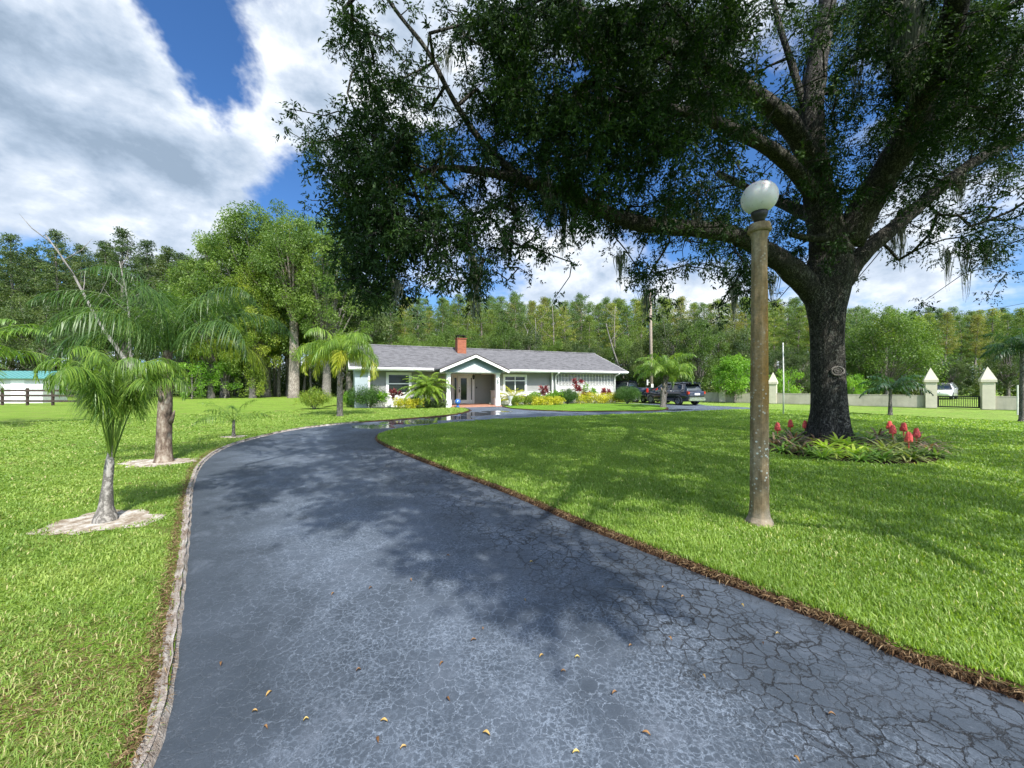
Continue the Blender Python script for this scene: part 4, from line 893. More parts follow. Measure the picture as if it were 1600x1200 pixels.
for (px, py, d, L, n_, sp) in MP:
    V, Q, T = beard(W(px, py, d)-OV, n_, L, sp); npmesh('spanish_moss', V, Q, M_MOSS, oak, attrs={'tint': T})
# ---------------------------------------------------------------- palms
def frond(L, rise, droop, nl, ll, lw, lr, swirl=0.0, plum=.5, bare=.12, tint0=0., hang=.5, pexp=1.35):
    """a feather frond starting at the origin towards +X: rachis tube and leaflet quads. rise: start angle from horizontal; droop: total bending down (rad)"""
    n = 22; ang = rise; p = np.array([0., 0., 0.]); pts = [p.copy()]
    for i in range(n):
        f = (i+1)/n; ang = rise-droop*f**pexp; p = p+np.array([math.cos(ang), swirl*f, math.sin(ang)])*L/n; pts.append(p.copy())
    pts = np.array(pts)
    f = bare+(1-bare)*np.linspace(0, 1, nl)**.95; f = np.repeat(f, 2); m_ = len(f); side = np.tile([1, -1], nl)
    fi = f*n; i0 = np.clip(fi.astype(int), 0, n-1); P = pts[i0]+(pts[i0+1]-pts[i0])*(fi-i0)[:, None]; T = nrm(pts[i0+1]-pts[i0])
    S = np.array([0, 1., 0])*side[:, None]; U = nrm(np.cross(T, np.array([0, 1., 0])))*np.sign(np.cross(T, np.array([0, 1., 0]))[:, 2:3]+1e-9)
    D = S*(.75+.3*RNG.random((m_, 1)))+T*(.45+.3*f[:, None])+U*(plum*RNG.normal(size=(m_, 1)))-np.array([0, 0, 1.])*.12; D = nrm(D)
    Ls = ll*(np.sin(np.clip(f*.95+.10, 0, 1)*PI)**.55)*(.8+.35*RNG.random(m_)); Ls = np.maximum(Ls, ll*.25)
    seg = 3; V = []; c = P.copy(); d = D.copy(); sd = nrm(np.cross(D, np.array([0, 0, 1.])+.3*unit(m_)))
    for s_ in range(seg+1):
        g = s_/seg; w_ = lw*(.55+.9*g-1.4*g*g) if s_ < seg else np.full(m_, .0008)*1.0
        w_ = np.full(m_, lw*[.5, 1, .8, .08][s_]); V += [c-sd*w_[:, None]*.5, c+sd*w_[:, None]*.5]
        d = nrm(d-np.array([0, 0, 1.])*hang*(.5+.5*RNG.random((m_, 1)))); c = c+d*(Ls/seg)[:, None]
    V = np.stack(V, 1).reshape(-1, 3); k = 2*(seg+1)
    Q = (np.arange(m_)[:, None, None]*k+np.array([[2*s_, 2*s_+1, 2*s_+3, 2*s_+2] for s_ in range(seg)])[None]).reshape(-1, 4)
    Tn = np.repeat(np.clip(tint0+.5*RNG.random(m_)+.2*(1-f), 0, 1), k)
    mb = MB(); mb.tube([tuple(q_) for q_ in pts[::2]]+[tuple(pts[-1])], list(np.linspace(lr, lr*.15, len(pts[::2])))+[lr*.1], 5)
    rv = np.array([tuple(v) for v in mb.v]); rq = [fc for fc in mb.f if len(fc) == 4]
    return np.concatenate([V, rv]), np.concatenate([Q, np.array(rq)+len(V)]), np.concatenate([Tn, np.full(len(rv), .75)])
def palm(loc, label, cat, trunk, crown_z, fr, name='palm_tree', group=None, lm=None, tm=None, lean=(0, 0), boots=0):
    t = empty(name, (*loc, .03), 0, label, cat, group)
    zs = [q_[0] for q_ in trunk]; rs = [q_[1] for q_ in trunk]; H = zs[-1] or 1
    pts = []; rr = []
    for i in range(len(zs)-1):
        for s_ in range(6): f = s_/6; z = zs[i]+(zs[i+1]-zs[i])*f; pts.append((lean[0]*(max(z, 0)/H)**1.4, lean[1]*(max(z, 0)/H)**1.4, z)); rr.append((rs[i]+(rs[i+1]-rs[i])*f)*(1+.015*math.sin(z*23)))
    pts.append((lean[0], lean[1], H)); rr.append(rs[-1])
    MB().tube(pts, rr, 14).build('trunk', tm or M_PALMTRUNK, t, smooth=True)
    if boots:
        m = MB()
        for k in range(boots):
            a = k*2.4; z = H*(.35+.62*k/boots); rb = np.interp(z, zs, rs)*.9; x = lean[0]*(max(z, 0)/H)**1.4; y = lean[1]*(max(z, 0)/H)**1.4
            m.tube([(x+rb*math.cos(a), y+rb*math.sin(a), z), (x+(rb+.05)*math.cos(a), y+(rb+.05)*math.sin(a), z+.12), (x+(rb+.09)*math.cos(a), y+(rb+.09)*math.sin(a), z+.25)], [.05, .035, .012], 5)
        m.build('old_leaf_bases', M_PALMTRUNK, t, smooth=True)
    for (az, kw) in fr:
        mm_ = kw.pop('m', None); V, Q, T = frond(**kw); o = npmesh('frond', V, Q, mm_ or lm or M_PALMLEAF, t, attrs={'tint': T})
        o.location = (lean[0], lean[1], crown_z); o.rotation_euler = (RNG.normal()*.12, 0, az)
    return t
def ring(n, L, rise0, rise1, dr0, dr1, ll, lw, nl, lr=.014, hang=.5, yel=0, az0=0., **k):
    out = []
    for i in range(n):
        f = i/max(n-1, 1); az = az0+i*2.399+RNG.normal()*.12
        kw = dict(L=L*(.85+.3*RNG.random()), rise=rise0+(rise1-rise0)*f+RNG.normal()*.05, droop=dr0+(dr1-dr0)*f, nl=nl, ll=ll, lw=lw, lr=lr, swirl=RNG.normal()*.08, hang=hang, **k)
        if f < yel: kw['m'] = M_PALMYEL
        out.append((az, kw))
    return out
# near young palm: slender stalks fanning from a pale bulging base
fr = ring(20, 1.58, R(80), R(91), 3.4, 2.9, .34, .0078, 90, .010, .9, az0=.4, bare=.42, tint0=.3, plum=.55, pexp=4.2)
palm(P1, 'young queen palm with a pale bulging foot in a sand ring nearest the driveway edge', 'palm', [(-.02,.115),(.05,.10),(.16,.068),(.40,.046),(.66,.04),(.86,.018)], .66, fr, lean=(.05, .02), tm=M_SMOOTHBARK)
fr = ring(14, 2.55, R(34), R(89), 2.3, 2.1, .62, .012, 105, .016, .7, yel=.05, az0=1.1, bare=.16, tint0=.1, plum=.8, pexp=1.7)
palm(P2, 'taller queen palm with a thick fibrous brown trunk and dark arching fronds', 'palm', [(-.02,.18),(.06,.15),(.3,.13),(1.0,.12),(1.7,.105),(2.25,.08)], 2.15, fr, boots=6, lean=(.06, .02), lm=M_PALMDEEP)
d3 = G(531, 651)
fr = ring(22, 2.6, R(25), R(84), 2.9, 2.5, .72, .022, 100, .016, .8, yel=.22, az0=.2, tint0=.35, plum=.9, pexp=1.6)
palm(d3, 'queen palm with drooping yellow-green fronds on a slim grey trunk left of the house', 'palm', [(-.02,.17),(.1,.14),(1.0,.135),(2.0,.12),(2.95,.09)], 2.85, fr, tm=M_GREYBARK, boots=8)
d4 = G(1036, 637.5)
fr = ring(20, 2.5, R(30), R(84), 2.0, 1.9, .55, .030, 80, .018, .65, yel=.0, az0=.9, tint0=.35, plum=.8, pexp=1.6)
palm(d4, 'queen palm with grey curved trunk in front of the parked vehicles', 'palm', [(-.02,.25),(.15,.20),(.8,.19),(1.6,.13),(2.2,.15)], 2.1, fr, tm=M_GREYBARK, lean=(.25, .1), boots=16)
# sapling palm
fr = ring(7, 1.15, R(35), R(75), 1.5, 1.2, .28, .016, 26, .009, .4, az0=2.0, tint0=.1, bare=.25)
palm((-8.3, 11.45), 'spindly palm sapling with a few thin fronds beside the driveway bend', 'palm', [(-.02,.06),(.1,.045),(.5,.03)], .42, fr, tm=M_GREYBARK)
# young palms on the far right strip
fr = ring(12, 1.45, R(20), R(80), 1.5, 1.6, .4, .034, 30, .014, .5, az0=.3, tint0=.05)
palm(G(1391, 650.5), 'small dark green palm with a thin brown trunk left of the iron gate', 'palm', [(-.02,.12),(.12,.09),(.8,.06),(1.35,.06)], 1.3, fr, lm=M_PALMDARK, tm=M_GREYBARK)
fr = ring(14, 1.35, R(15), R(80), 1.6, 1.5, .42, .026, 46, .014, .45, az0=.8, tint0=.0, plum=.7)
palm((21.1, 15.85), 'dark green palm with a split grey trunk right of the iron gate', 'palm', [(-.02,.17),(.12,.12),(1.5,.10),(3.1,.08)], 3.0, fr, lm=M_PALMDARK, tm=M_GREYBARK)
# palm reaching in from the left edge of the picture
fr = ring(14, 3.0, R(15), R(80), 1.7, 1.6, .6, .03, 54, .02, .5, az0=.0, tint0=.25)
palm((-19.5, 13.6), 'pale green palm reaching in from beyond the left edge near the shed', 'palm', [(-.02,.25),(.2,.18),(2.6,.14)], 2.5, fr, tm=M_GREYBARK)
# pygmy date palms at the house
def hw(u, v, z=0): c = hloc(u, v, z); return (c.x, c.y)
dp = empty('date_palm', (*hw(3.05, -1.15), .03), 0, 'feathery pygmy date palm with several dark stems left of the porch', 'palm')
for k, (lx, ly, hz_) in enumerate(((-.25, 0, 1.05), (.18, .05, 1.35), (.0, -.12, 1.2))):
    MB().tube([(0, 0, 0), (lx*.7, ly*.7, hz_*.5), (lx, ly, hz_)], [.09, .07, .075], 8).build('trunk', m_bark('dark_stem', (.03, .02, .015), (.09, .07, .055), 1.5), dp, smooth=True)
    for (az, kw) in ring(22, 1.75, R(-5), R(82), 1.5, 1.5, .34, .026, 56, .010, .25, az0=k*1.3, tint0=.5, plum=.3):
        V, Q, T = frond(**kw); o = npmesh('frond', V, Q, M_PALMLEAF, dp, attrs={'tint': T}); o.location = (lx, ly, hz_); o.rotation_euler = (0, 0, az)
dp = empty('date_palm', (*hw(9.5, -.6), .03), 0, 'low yellow-green sago-like palm right of the porch column', 'palm')
MB().tube([(0, 0, 0), (0, 0, .4)], [.12, .1], 8).build('trunk', M_GREYBARK, dp, smooth=True)
for (az, kw) in ring(24, 1.4, R(8), R(82), 1.2, 1.1, .30, .028, 44, .010, .2, az0=.3, tint0=.55, plum=.2):
    V, Q, T = frond(**kw); o = npmesh('frond', V, Q, M_PALMYEL, dp, attrs={'tint': T}); o.location = (0, 0, .38); o.rotation_euler = (0, 0, az)

# ---------------------------------------------------------------- bushes and bedding round the house
def bush(loc, rx, ry, h, m, label, cat='bush', n=60, per=70, size=.075, name='round_bush', group=None, stems=True, jitter=.10, hollow=.2, down=.1):
    o = empty(name, (loc[0], loc[1], .03), 0, label, cat, group)
    u = unit(n); u[:, 2] = np.abs(u[:, 2])*1.0-.15; u = nrm(u); C = u*np.array([rx, ry, h*.52])*.82*(1+jitter*RNG.normal(size=(n, 1)))+np.array([0, 0, h*.46]); C[:, 2] = np.maximum(C[:, 2], .06)
    C = np.concatenate([C, unit(n//2)*np.array([rx, ry, h*.4])*.5+np.array([0, 0, h*.45])])
    V, Q, T = clump_leaves(C, np.full(len(C), min(rx, h)*.27), per, size, hollow=hollow, down=down); V[:, 2] = np.maximum(V[:, 2], .0)
    npmesh('foliage', V, Q, m, o, attrs={'tint': T})
    if stems:
        mb = MB()
        for k in range(7): a = k*.9; mb.tube([(.03*math.cos(a), .03*math.sin(a), 0), (rx*.3*math.cos(a), ry*.3*math.sin(a), h*.35), (rx*.5*math.cos(a), ry*.5*math.sin(a), h*.7)], [.025, .018, .008], 5)
        mb.build('stem', M_GREYBARK, o)
    return o
bush(G(576, 637.5), 1.25, 1.1, 1.45, M_BUSHLEAF, 'broad dark rounded bush left of the left house window', n=90, per=90)
bush(G(491, 640), .95, .85, 1.25, M_YELLEAF, 'yellow-green ragged bush below the drooping palm', n=60, jitter=.2)
bush((G(517, 640)[0], G(517, 640)[1]+3), .7, .6, 1.1, M_LIMELEAF, 'small lime bush behind the slim palm trunk', n=40, jitter=.2)
bush(hw(2.15, -1.1), .45, .4, .75, M_BUSHLEAF, 'small grey-green shrub at the foot of the house palm', n=30, per=50)
bush(hw(13.9, -1.3), .85, .8, 1.15, M_BUSHLEAF, 'clipped round bush in the middle of the house bed', n=90, per=110, size=.05, jitter=.03)
bush(hw(12.85, -1.15), .75, .6, .95, M_LIMELEAF, 'leafy bright green shrub beside the clipped middle bush', n=45, per=60, jitter=.18, size=.11)
bush((G(978,631)[0], G(978,631)[1]-.4), 1.05, 1.0, 1.38, M_BUSHLEAF, 'large clipped dome bush at the end of the house by the parked truck', n=120, per=120, size=.05, jitter=.02)
bush(hw(11.6, -.3), .6, .45, .95, M_LIMELEAF, 'bright green shrub under the right house window', n=35, per=50, jitter=.2, size=.1)
bush(hw(10.6, -.5), .4, .3, .7, M_REDLEAF, 'dark red leafy shrub beside the sago-like palm', n=20, per=40, jitter=.2, size=.1)
def hedge(u0, u1, v, dpt, h, m, label, name='hedge', seed=0, size=.09, per=60):
    L = u1-u0; n = int(L*26); C = np.stack([RNG.random(n)*L, (RNG.random(n)-.5)*dpt*.8, h*(.25+.6*RNG.random(n))], 1); V, Q, T = clump_leaves(C, np.full(n, h*.34), per, size, down=.05); V[:, 2] = np.maximum(V[:, 2], 0)
    o = npmesh(name, V, Q, m, attrs={'tint': T}); c = hloc(u0, v); o.location = (c.x, c.y, .04); o.rotation_euler = (0, 0, HA); tag(o, label, 'hedge'); return o
hedge(14.6, 19.2, -1.45, .9, .78, M_GOLDLEAF, 'bright golden yellow low hedge in front of the block screen')
hedge(9.1, 12.2, -1.6, .9, .72, M_YELLEAF, 'low dark green and yellow hedge from the porch to the middle bushes')
hedge(10.6, 13.0, -1.95, .6, .62, M_GOLDLEAF, 'short golden yellow hedge before the bright green shrub')
hedge(2.6, 4.1, -1.75, .6, .52, M_DARKLEAF, 'low dark green hedge between the house palm and the porch')
hedge(.9, 2.6, -1.75, .7, .6, M_GOLDLEAF, 'golden and pale variegated low hedge left of the house palm')
def ti_plant(loc, h, m, label, n=6, name='ti_plant', leaf=.46, wd=.12):
    o = empty(name, (*loc, .04), 0, label, 'plant'); P = []; D = []; L = []; mb = MB()
    for k in range(n):
        a = RNG.random()*6.28; hh = h*(.6+.45*RNG.random()); tx, ty = .28*math.cos(a)*hh/h, .28*math.sin(a)*hh/h
        mb.tube([(tx*.2, ty*.2, 0), (tx*.7, ty*.7, hh*.5), (tx, ty, hh)], [.016, .013, .01], 5)
        for j in range(16):
            b_ = j*2.4; e = .2+1.1*(1-j/16); P.append((tx, ty, hh-.18*(1-j/16))); D.append((math.cos(b_)*math.sin(e), math.sin(b_)*math.sin(e), math.cos(e))); L.append(leaf*(.7+.4*RNG.random()))
    mb.build('stem', M_GREYBARK, o); V, Q = leafquads(np.array(P), np.array(D), np.array(L), wd, .25); npmesh('foliage', V, Q, m, o, attrs={'tint': np.repeat(RNG.random(len(P)), 4)}); return o
ti_plant(hw(12.3, -.4), 1.25, M_REDLEAF, 'pinkish ti plant under the plain grey wall')
ti_plant(hw(15.3, -.55), 1.75, M_REDLEAF, 'tallest dark red ti plant against the block screen', 7)
ti_plant(hw(16.3, -.4), 1.6, M_LIMELEAF, 'spiky green plant against the middle of the block screen', 5, 'spiky_plant', .45, .07)
ti_plant(hw(17.3, -.3), 1.4, M_LIMELEAF, 'shorter spiky green plant right of the taller spiky one', 4, 'spiky_plant', .45, .07)
ti_plant(hw(16.0, -.8), .75, M_REDLEAF, 'low rusty red plant behind the golden hedge', 6)
ti_plant(hw(18.2, -.6), 1.1, M_REDLEAF, 'dusky pink ti plant near the right downspout', 7)
ti_plant(hw(19.2, -.9), .8, M_REDLEAF, 'low dark red plant at the right end of the golden hedge', 7)
ti_plant(hw(1.1, -.4), 1.0, M_REDLEAF, 'small reddish plant under the left house window', 4)
ti_plant(hw(.3, -.9), .9, M_LIMELEAF, 'leafy green plant beside the broad dark bush', 5, 'spiky_plant', .4, .09)
# ---------------------------------------------------------------- bromeliads round the oak
def rosette(n, L, w_, e0, e1, arch):
    V = []; Q = []; T = []; seg = 5
    for k in range(n):
        az = k*2.399; f = k/n; el = e1+(e0-e1)*f; Lk = L*(1.05-.35*f)*(.85+.3*RNG.random()); p = np.array([.02*math.cos(az), .02*math.sin(az), .02]); a = el; sd = np.array([-math.sin(az), math.cos(az), 0]); b_ = len(V); tt = RNG.random()
        for s_ in range(seg+1):
            g = s_/seg; ww = w_*(.7+.6*g-1.28*g*g)*.5; n_ = np.array([0, 0, .25*ww]); V += [p-sd*ww+n_, p+sd*ww+n_]; T += [np.clip(tt*.6+g*.35, 0, 1)]*2
            a -= arch/seg; p = p+np.array([math.cos(az)*math.cos(a), math.sin(az)*math.cos(a), math.sin(a)])*Lk/seg
        Q += [(b_+2*s_, b_+2*s_+1, b_+2*s_+3, b_+2*s_+2) for s_ in range(seg)]
    return np.array(V), Q, T
M_BROM_G = leafmat('bromeliad_green', [(0, (.06, .15, .025)), (.5, (.16, .30, .04)), (1, (.42, .52, .12))], .3)
M_BROM_L = leafmat('bromeliad_lime', [(0, (.22, .40, .03)), (.5, (.42, .60, .05)), (1, (.72, .76, .16))], .35)
M_BROM_R = leafmat('bromeliad_bronze', [(0, (.09, .06, .04)), (.5, (.26, .16, .10)), (1, (.52, .40, .26))], .25)
M_BROM_V = leafmat('bromeliad_striped', [(0, (.06, .12, .02)), (.5, (.22, .28, .06)), (1, (.60, .58, .28))], .3)
BR = [(1215,690,'g',1),(1235,683,'g',1),(1258,686,'g',1),(1210,700,'r',0),(1232,702,'g',0),(1250,712,'r',0),(1275,698,'r',0),(1268,716,'g',0),(1290,706,'l',0),(1310,699,'l',0),(1305,716,'l',0),(1285,722,'g',0),
      (1328,702,'l',0),(1335,716,'l',0),(1352,708,'l',0),(1362,720,'g',0),(1368,700,'r',0),(1385,712,'v',0),(1400,704,'v',0),(1402,720,'v',0),(1420,712,'v',1),(1395,697,'g',1),(1412,694,'g',1),(1432,702,'g',1),(1440,716,'g',0),(1435,697,'r',0),(1452,708,'r',0),(1462,719,'g',0),(1372,690,'r',0),(1358,694,'g',0),(1390,687,'g',1),(1335,692,'g',0),(1425,724,'v',0),(1380,725,'g',0),(1345,725,'g',0),(1222,711,'g',0),(1241,695,'r',0),(1333,686,'g',0)]
MM = {'g': M_BROM_G, 'l': M_BROM_L, 'r': M_BROM_R, 'v': M_BROM_V}
cname = {'g': 'mid green', 'l': 'lime green', 'r': 'bronze', 'v': 'yellow striped'}
ords = ['first', 'second', 'third', 'fourth', 'fifth', 'sixth', 'seventh', 'eighth', 'ninth', 'tenth', 'eleventh', 'twelfth', 'thirteenth', 'fourteenth', 'fifteenth', 'sixteenth', 'seventeenth', 'eighteenth', 'nineteenth', 'twentieth', 'twenty-first', 'twenty-second', 'twenty-third', 'twenty-fourth', 'twenty-fifth', 'twenty-sixth']
def ordw(n):
    if n <= len(ords): return ords[n-1]
    tens = ['', '', 'twenty', 'thirty', 'forty', 'fifty', 'sixty'][n//10]
    return tens+'-'+ords[n % 10-1] if n % 10 else {'thirty': 'thirtieth', 'forty': 'fortieth', 'fifty': 'fiftieth', 'sixty': 'sixtieth'}[tens]
seen = {}
for (px, py, kx, flw) in sorted(BR):
    x, y = G(px, py); key = (kx, flw); seen[key] = seen.get(key, 0)+1
    lab = '%s bromeliad %s round the oak, %s counting from the lamp post' % (cname[kx], 'with red flower spike' if flw else 'without flower', ords[seen[key]-1])
    o = empty('bromeliad', (x, y, .05), RNG.random()*6.28, lab, 'plant', 'bromeliads round the oak')
    sz = (.50 if kx in 'lg' else .60)*(.85+.3*RNG.random())*(y/9)
    V, Q, T = rosette(int(28+10*RNG.random()), sz, .062 if kx != 'l' else .08, R(18), R(68), 1.0+.6*RNG.random()); npmesh('leaves', V, Q, MM[kx], o, attrs={'tint': T})
    if flw:
        m = MB(); hgt = .27+.08*RNG.random(); m.tube([(0, 0, 0), (0, 0, hgt)], .012, 6)
        for k in range(30):
            a = k*2.4; z = hgt-.05+.17*k/30; r_ = .055*(1-.6*k/30)*(.8+.4*RNG.random()); m.tube([(0, 0, z), (r_*math.cos(a), r_*math.sin(a), z+.03), (r_*1.2*math.cos(a), r_*1.2*math.sin(a), z+.08)], [.016, .032, .006], 5)
        m.build('flower', M_FLOWER, o)
# ---------------------------------------------------------------- trees of the wood: a few built, the rest copied
def conifer(h, spread, bare, seed, leafm, barkm, name, density=1.0, lean=.0, crook=.25, size=.23):
    """slim cypress: pale straight bole, short level boughs with flat sprays"""
    rg = random.Random(seed); t = bpy.data.objects.new(name, None); COL.objects.link(t); ph = rg.random()*6
    ctr = lambda z: Vector((lean*z+crook*math.sin(z*.35+ph)*z/h, crook*math.cos(z*.28+ph)*z/h, z))
    mb = MB(); zs = [h*i/14 for i in range(15)]; mb.tube([ctr(z) for z in zs], [(.024*h*(1-z/h)**.8+.02)*.62+.10*max(0, 1-z/1.2) for z in zs], 8)
    C = []; Rr = []
    nb = int(54*density)
    for k in range(nb):
        f = bare+(1-bare)*((k+.5)/nb); z = h*f; a = k*2.4+rg.random(); L = spread*((1-f)/(1-bare))**.55*(.55+.7*rg.random())*(1 if f > bare+.1 else .6)+.25
        p0 = ctr(z); up = .15+.35*rg.random(); p1 = p0+Vector((math.cos(a)*L*.55, math.sin(a)*L*.55, L*up*.5)); p2 = p0+Vector((math.cos(a)*L, math.sin(a)*L, L*up*.6-.1))
        mb.tube([p0, p1, p2], [.045*(1-f)+.02, .025, .008], 4, cap=False)
        for s_ in range(max(2, int(L*2.6))): g = .35+.65*rg.random(); q_ = p0+(p2-p0)*g+Vector((rg.gauss(0, .16*L), rg.gauss(0, .16*L), rg.gauss(0, .12))); C.append(tuple(q_)); Rr.append(.30+.22*rg.random())
    for k in range(6): C.append(tuple(ctr(h)+Vector((rg.gauss(0, .2), rg.gauss(0, .2), -k*.18)))); Rr.append(.32)
    mb.build('trunk', barkm, t, smooth=True)
    V, Q, T = clump_leaves(np.array(C), np.array(Rr), 46, size*.82, sx=(1.25, 1.25, .62), hollow=.1, down=.1, width=.38); npmesh('crown', V, Q, leafm, t, attrs={'tint': T}); return t
def broadleaf(h, rx, cb, seed, leafm, barkm, name, nc=70, per=130, size=.24, r0=.35, spread=.5, cr=.24, trunk_r=None, skew=0):
    rg = random.Random(seed); np_r = np.random.default_rng(seed); t = bpy.data.objects.new(name, None); COL.objects.link(t); tr = trunk_r or .022*h
    mb = MB(); fork = h*cb*1.15; mb.tube([(0, 0, -.1), (0, 0, .25), (.05, .03, fork*.5), (skew*.2, .02, fork), (skew*.5, 0, h*.62)], [tr*1.6, tr*1.15, tr, tr*.85, tr*.4], 10)
    u = np_r.normal(size=(nc, 3)); u /= np.linalg.norm(u, axis=1, keepdims=True); rr = .45+.55*np_r.random(nc)**.5
    zc = h*(1+cb)/2; zr = h*(1-cb)/2
    C = u*rr[:, None]*np.array([rx, rx, zr])*(1+.18*np.sin(u[:, :1]*5+u[:, 1:2]*4+seed))+np.array([skew, 0, zc]); Rr = cr*rx*(.6+.7*np_r.random(nc))
    C[:, 2] = np.minimum(C[:, 2]+.0, h-.1)
    for k in range(0, nc, 2):
        c = Vector(C[k]); s_ = Vector((skew*.2, 0, fork*(.8+.5*rg.random()))); m_ = s_.lerp(c, .55)+Vector((0, 0, .08*h*rg.random())); mb.tube([s_, m_, c], [tr*.32, tr*.18, .015], 5, cap=False)
    mb.build('trunk', barkm, t, smooth=True)
    V, Q, T = clump_leaves(C, Rr, int(per*1.7), size*.74, hollow=.25, down=.2); npmesh('crown', V, Q, leafm, t, attrs={'tint': T}); return t
CON = [conifer(14+i*.8, 2.1+.4*(i % 3), (.30, .42, .36, .5, .25, .46)[i], 20+i, (M_PINELEAF, M_PINEBLUE, M_PINELEAF, M_PINERUST, M_PINEBLUE, M_PINELEAF)[i], M_PALEBARK, 'cypress_tree', density=(1.2, 1.0, 1.1, .9, 1.3, 1.0)[i]) for i in range(6)]
CON_DK = [conifer(20+i, 2.6+.3*i, (.35, .45, .3)[i], 40+i, M_DARKLEAF, M_GREYBARK, 'pine_tree', density=1.3, size=.3) for i in range(3)]
BRD = [broadleaf(12, 3.6, .18, 60+i, (M_MIDLEAF, M_DARKLEAF, M_MIDLEAF)[i], M_GREYBARK, 'broadleaf_tree', nc=85, per=150, size=.26) for i in range(3)]
BRL = [broadleaf(19, 5.0, .2, 80+i, (M_MIDLEAF, M_YELLEAF)[i], M_GREYBARK, 'broadleaf_tree', nc=170, per=170, size=.27, cr=.17) for i in range(2)]
CHP = {o.name: [c for c in bpy.data.objects if c.parent == o] for o in CON+CON_DK+BRD+BRL}
first_used = set()
def plant(proto, px, d, top, label, cat, group, rz=None, base=0.0, xs=1.0, ph=None):
    """stand a copy of proto so that it rises to a given height; the first use moves the built one itself"""
    if proto.name in first_used:
        r = proto.copy(); COL.objects.link(r)
        for c in CHP[proto.name]: q_ = c.copy(); COL.objects.link(q_); q_.parent = r
    else: r = proto; first_used.add(proto.name)
    H = ph or PH[proto.name]; s_ = top/H; r.location = ((px-800)/F*d, d, base); r.scale = (s_*xs, s_*xs, s_); r.rotation_euler = (0, 0, random.random()*6.28 if rz is None else rz)
    tag(r, label, cat, group); return r
PH = {}
for i, o in enumerate(CON): PH[o.name] = 14+i*.8
for i, o in enumerate(CON_DK): PH[o.name] = 20+i
for o in BRD: PH[o.name] = 12
for o in BRL: PH[o.name] = 19
def topz(py, d): return CAMZ+(600-py)/F*d
LM = [(30, 'the teal roofed shed'), (265, 'the tall brown trunked palm'), (459, 'the great pale trunk'), (535, 'the drooping palm'), (720, 'the brick chimney'), (980, 'the end of the house roof'), (1018, 'the utility pole'), (1178, 'the lamp post'), (1295, 'the oak trunk'), (1500, 'the iron gate')]
cnt_l = {}
def place_label(px, what):
    l, nm = min(LM, key=lambda q_: abs(q_[0]-px)); side = 'left' if px < l else 'right'; k = (what, nm, side); cnt_l[k] = cnt_l.get(k, 0)+1
    return k, nm, side
def run(specs, what, cat, group):
    """specs: (proto, px, d, top) ; labelled by counting outward from the nearest landmark"""
    info = []
    for sp in specs:
        l, nm = min(LM, key=lambda q_: abs(q_[0]-sp[1])); info.append((nm, 'right' if sp[1] >= l else 'left', abs(sp[1]-l), sp))
    info.sort(key=lambda q_: (q_[0], q_[1], q_[2])); c = {}
    for nm, side, _, sp in info:
        k = (nm, side); c[k] = c.get(k, 0)+1
        plant(sp[0], sp[1], sp[2], sp[3], '%s %s counting %s from %s' % (ordw(c[k]), what, 'rightward' if side == 'right' else 'leftward', nm), cat, group)
rr_ = random.Random(5)
# front rank of the cypress wood behind the house
specs = []
px = 548
while px < 1010:
    d = 56+rr_.random()*7; tp = {0: 457, 1: 470, 2: 484}[int(rr_.random()*3)]+rr_.random()*10+(8 if px < 600 else 0); specs.append((CON[int(rr_.random()*6)], px, d, topz(tp, d))); px += 15+rr_.random()*9
run(specs, 'front cypress', 'tree', 'front rank of cypresses behind the house')
specs = []
px = 1190
while px < 1345: d = 54+rr_.random()*8; specs.append((CON[int(rr_.random()*6)], px, d, topz(474+rr_.random()*14, d))); px += 16+rr_.random()*9
px = 1432
while px < 1625: d = 50+rr_.random()*8; specs.append((CON[int(rr_.random()*6)], px, d, topz(486+rr_.random()*12, d))); px += 17+rr_.random()*9
run(specs, 'slim cypress behind the low wall', 'tree', 'cypresses behind the low wall')
specs = []; px = 565
while px < 1000: d = 49+rr_.random()*6; specs.append((BRD[int(rr_.random()*3)], px, d, topz(508+rr_.random()*32, d))); px += 24+rr_.random()*22
run(specs, 'low leafy tree under the cypresses', 'tree', 'leafy trees under the cypresses')
# deeper ranks
specs = []; px = 545
while px < 1650: d = 66+rr_.random()*8; specs.append((CON[int(rr_.random()*6)], px, d, topz(464+rr_.random()*16+(16 if px > 1300 else 0), d))); px += 20*(.7+.6*rr_.random())
run(specs, 'cypress top behind the front rank', 'tree', 'cypresses of the second rank')
for (d0, d1, step, t0) in ((78, 90, 22, 463),):
    px = 540
    while px < 1650:
        d = d0+rr_.random()*(d1-d0); t_ = t0+rr_.random()*16+(14 if px > 1300 else 0)
        plant(CON[int(rr_.random()*6)], px, d, topz(t_, d), 'pale stemmed cypress deep in the wood, mostly hidden behind the front trees', 'tree', 'cypresses deep in the wood'); px += step*(.7+.6*rr_.random())
# dark pines on the left
specs = []
for (px, d, ty) in ((-30,50,372),(18,48,368),(50,55,388),(90,47,362),(128,53,384),(160,49,378),(192,46,358),(232,52,378),(262,50,388),(296,54,402),(330,50,396),(545,60,455)):
    specs.append((CON_DK[int(rr_.random()*3)], px, d, topz(ty, d)))
run(specs, 'dark tall pine', 'tree', 'dark pines on the left skyline')
for k in range(26):
    px = -60+k*24+rr_.random()*10; d = 60+rr_.random()*14; ty = (392 if px < 330 else 430)+rr_.random()*18
    plant(CON_DK[k % 3], px, d, topz(ty, d), 'dark pine deep in the left wood, behind the skyline pines', 'tree', 'pines deep in the left wood')
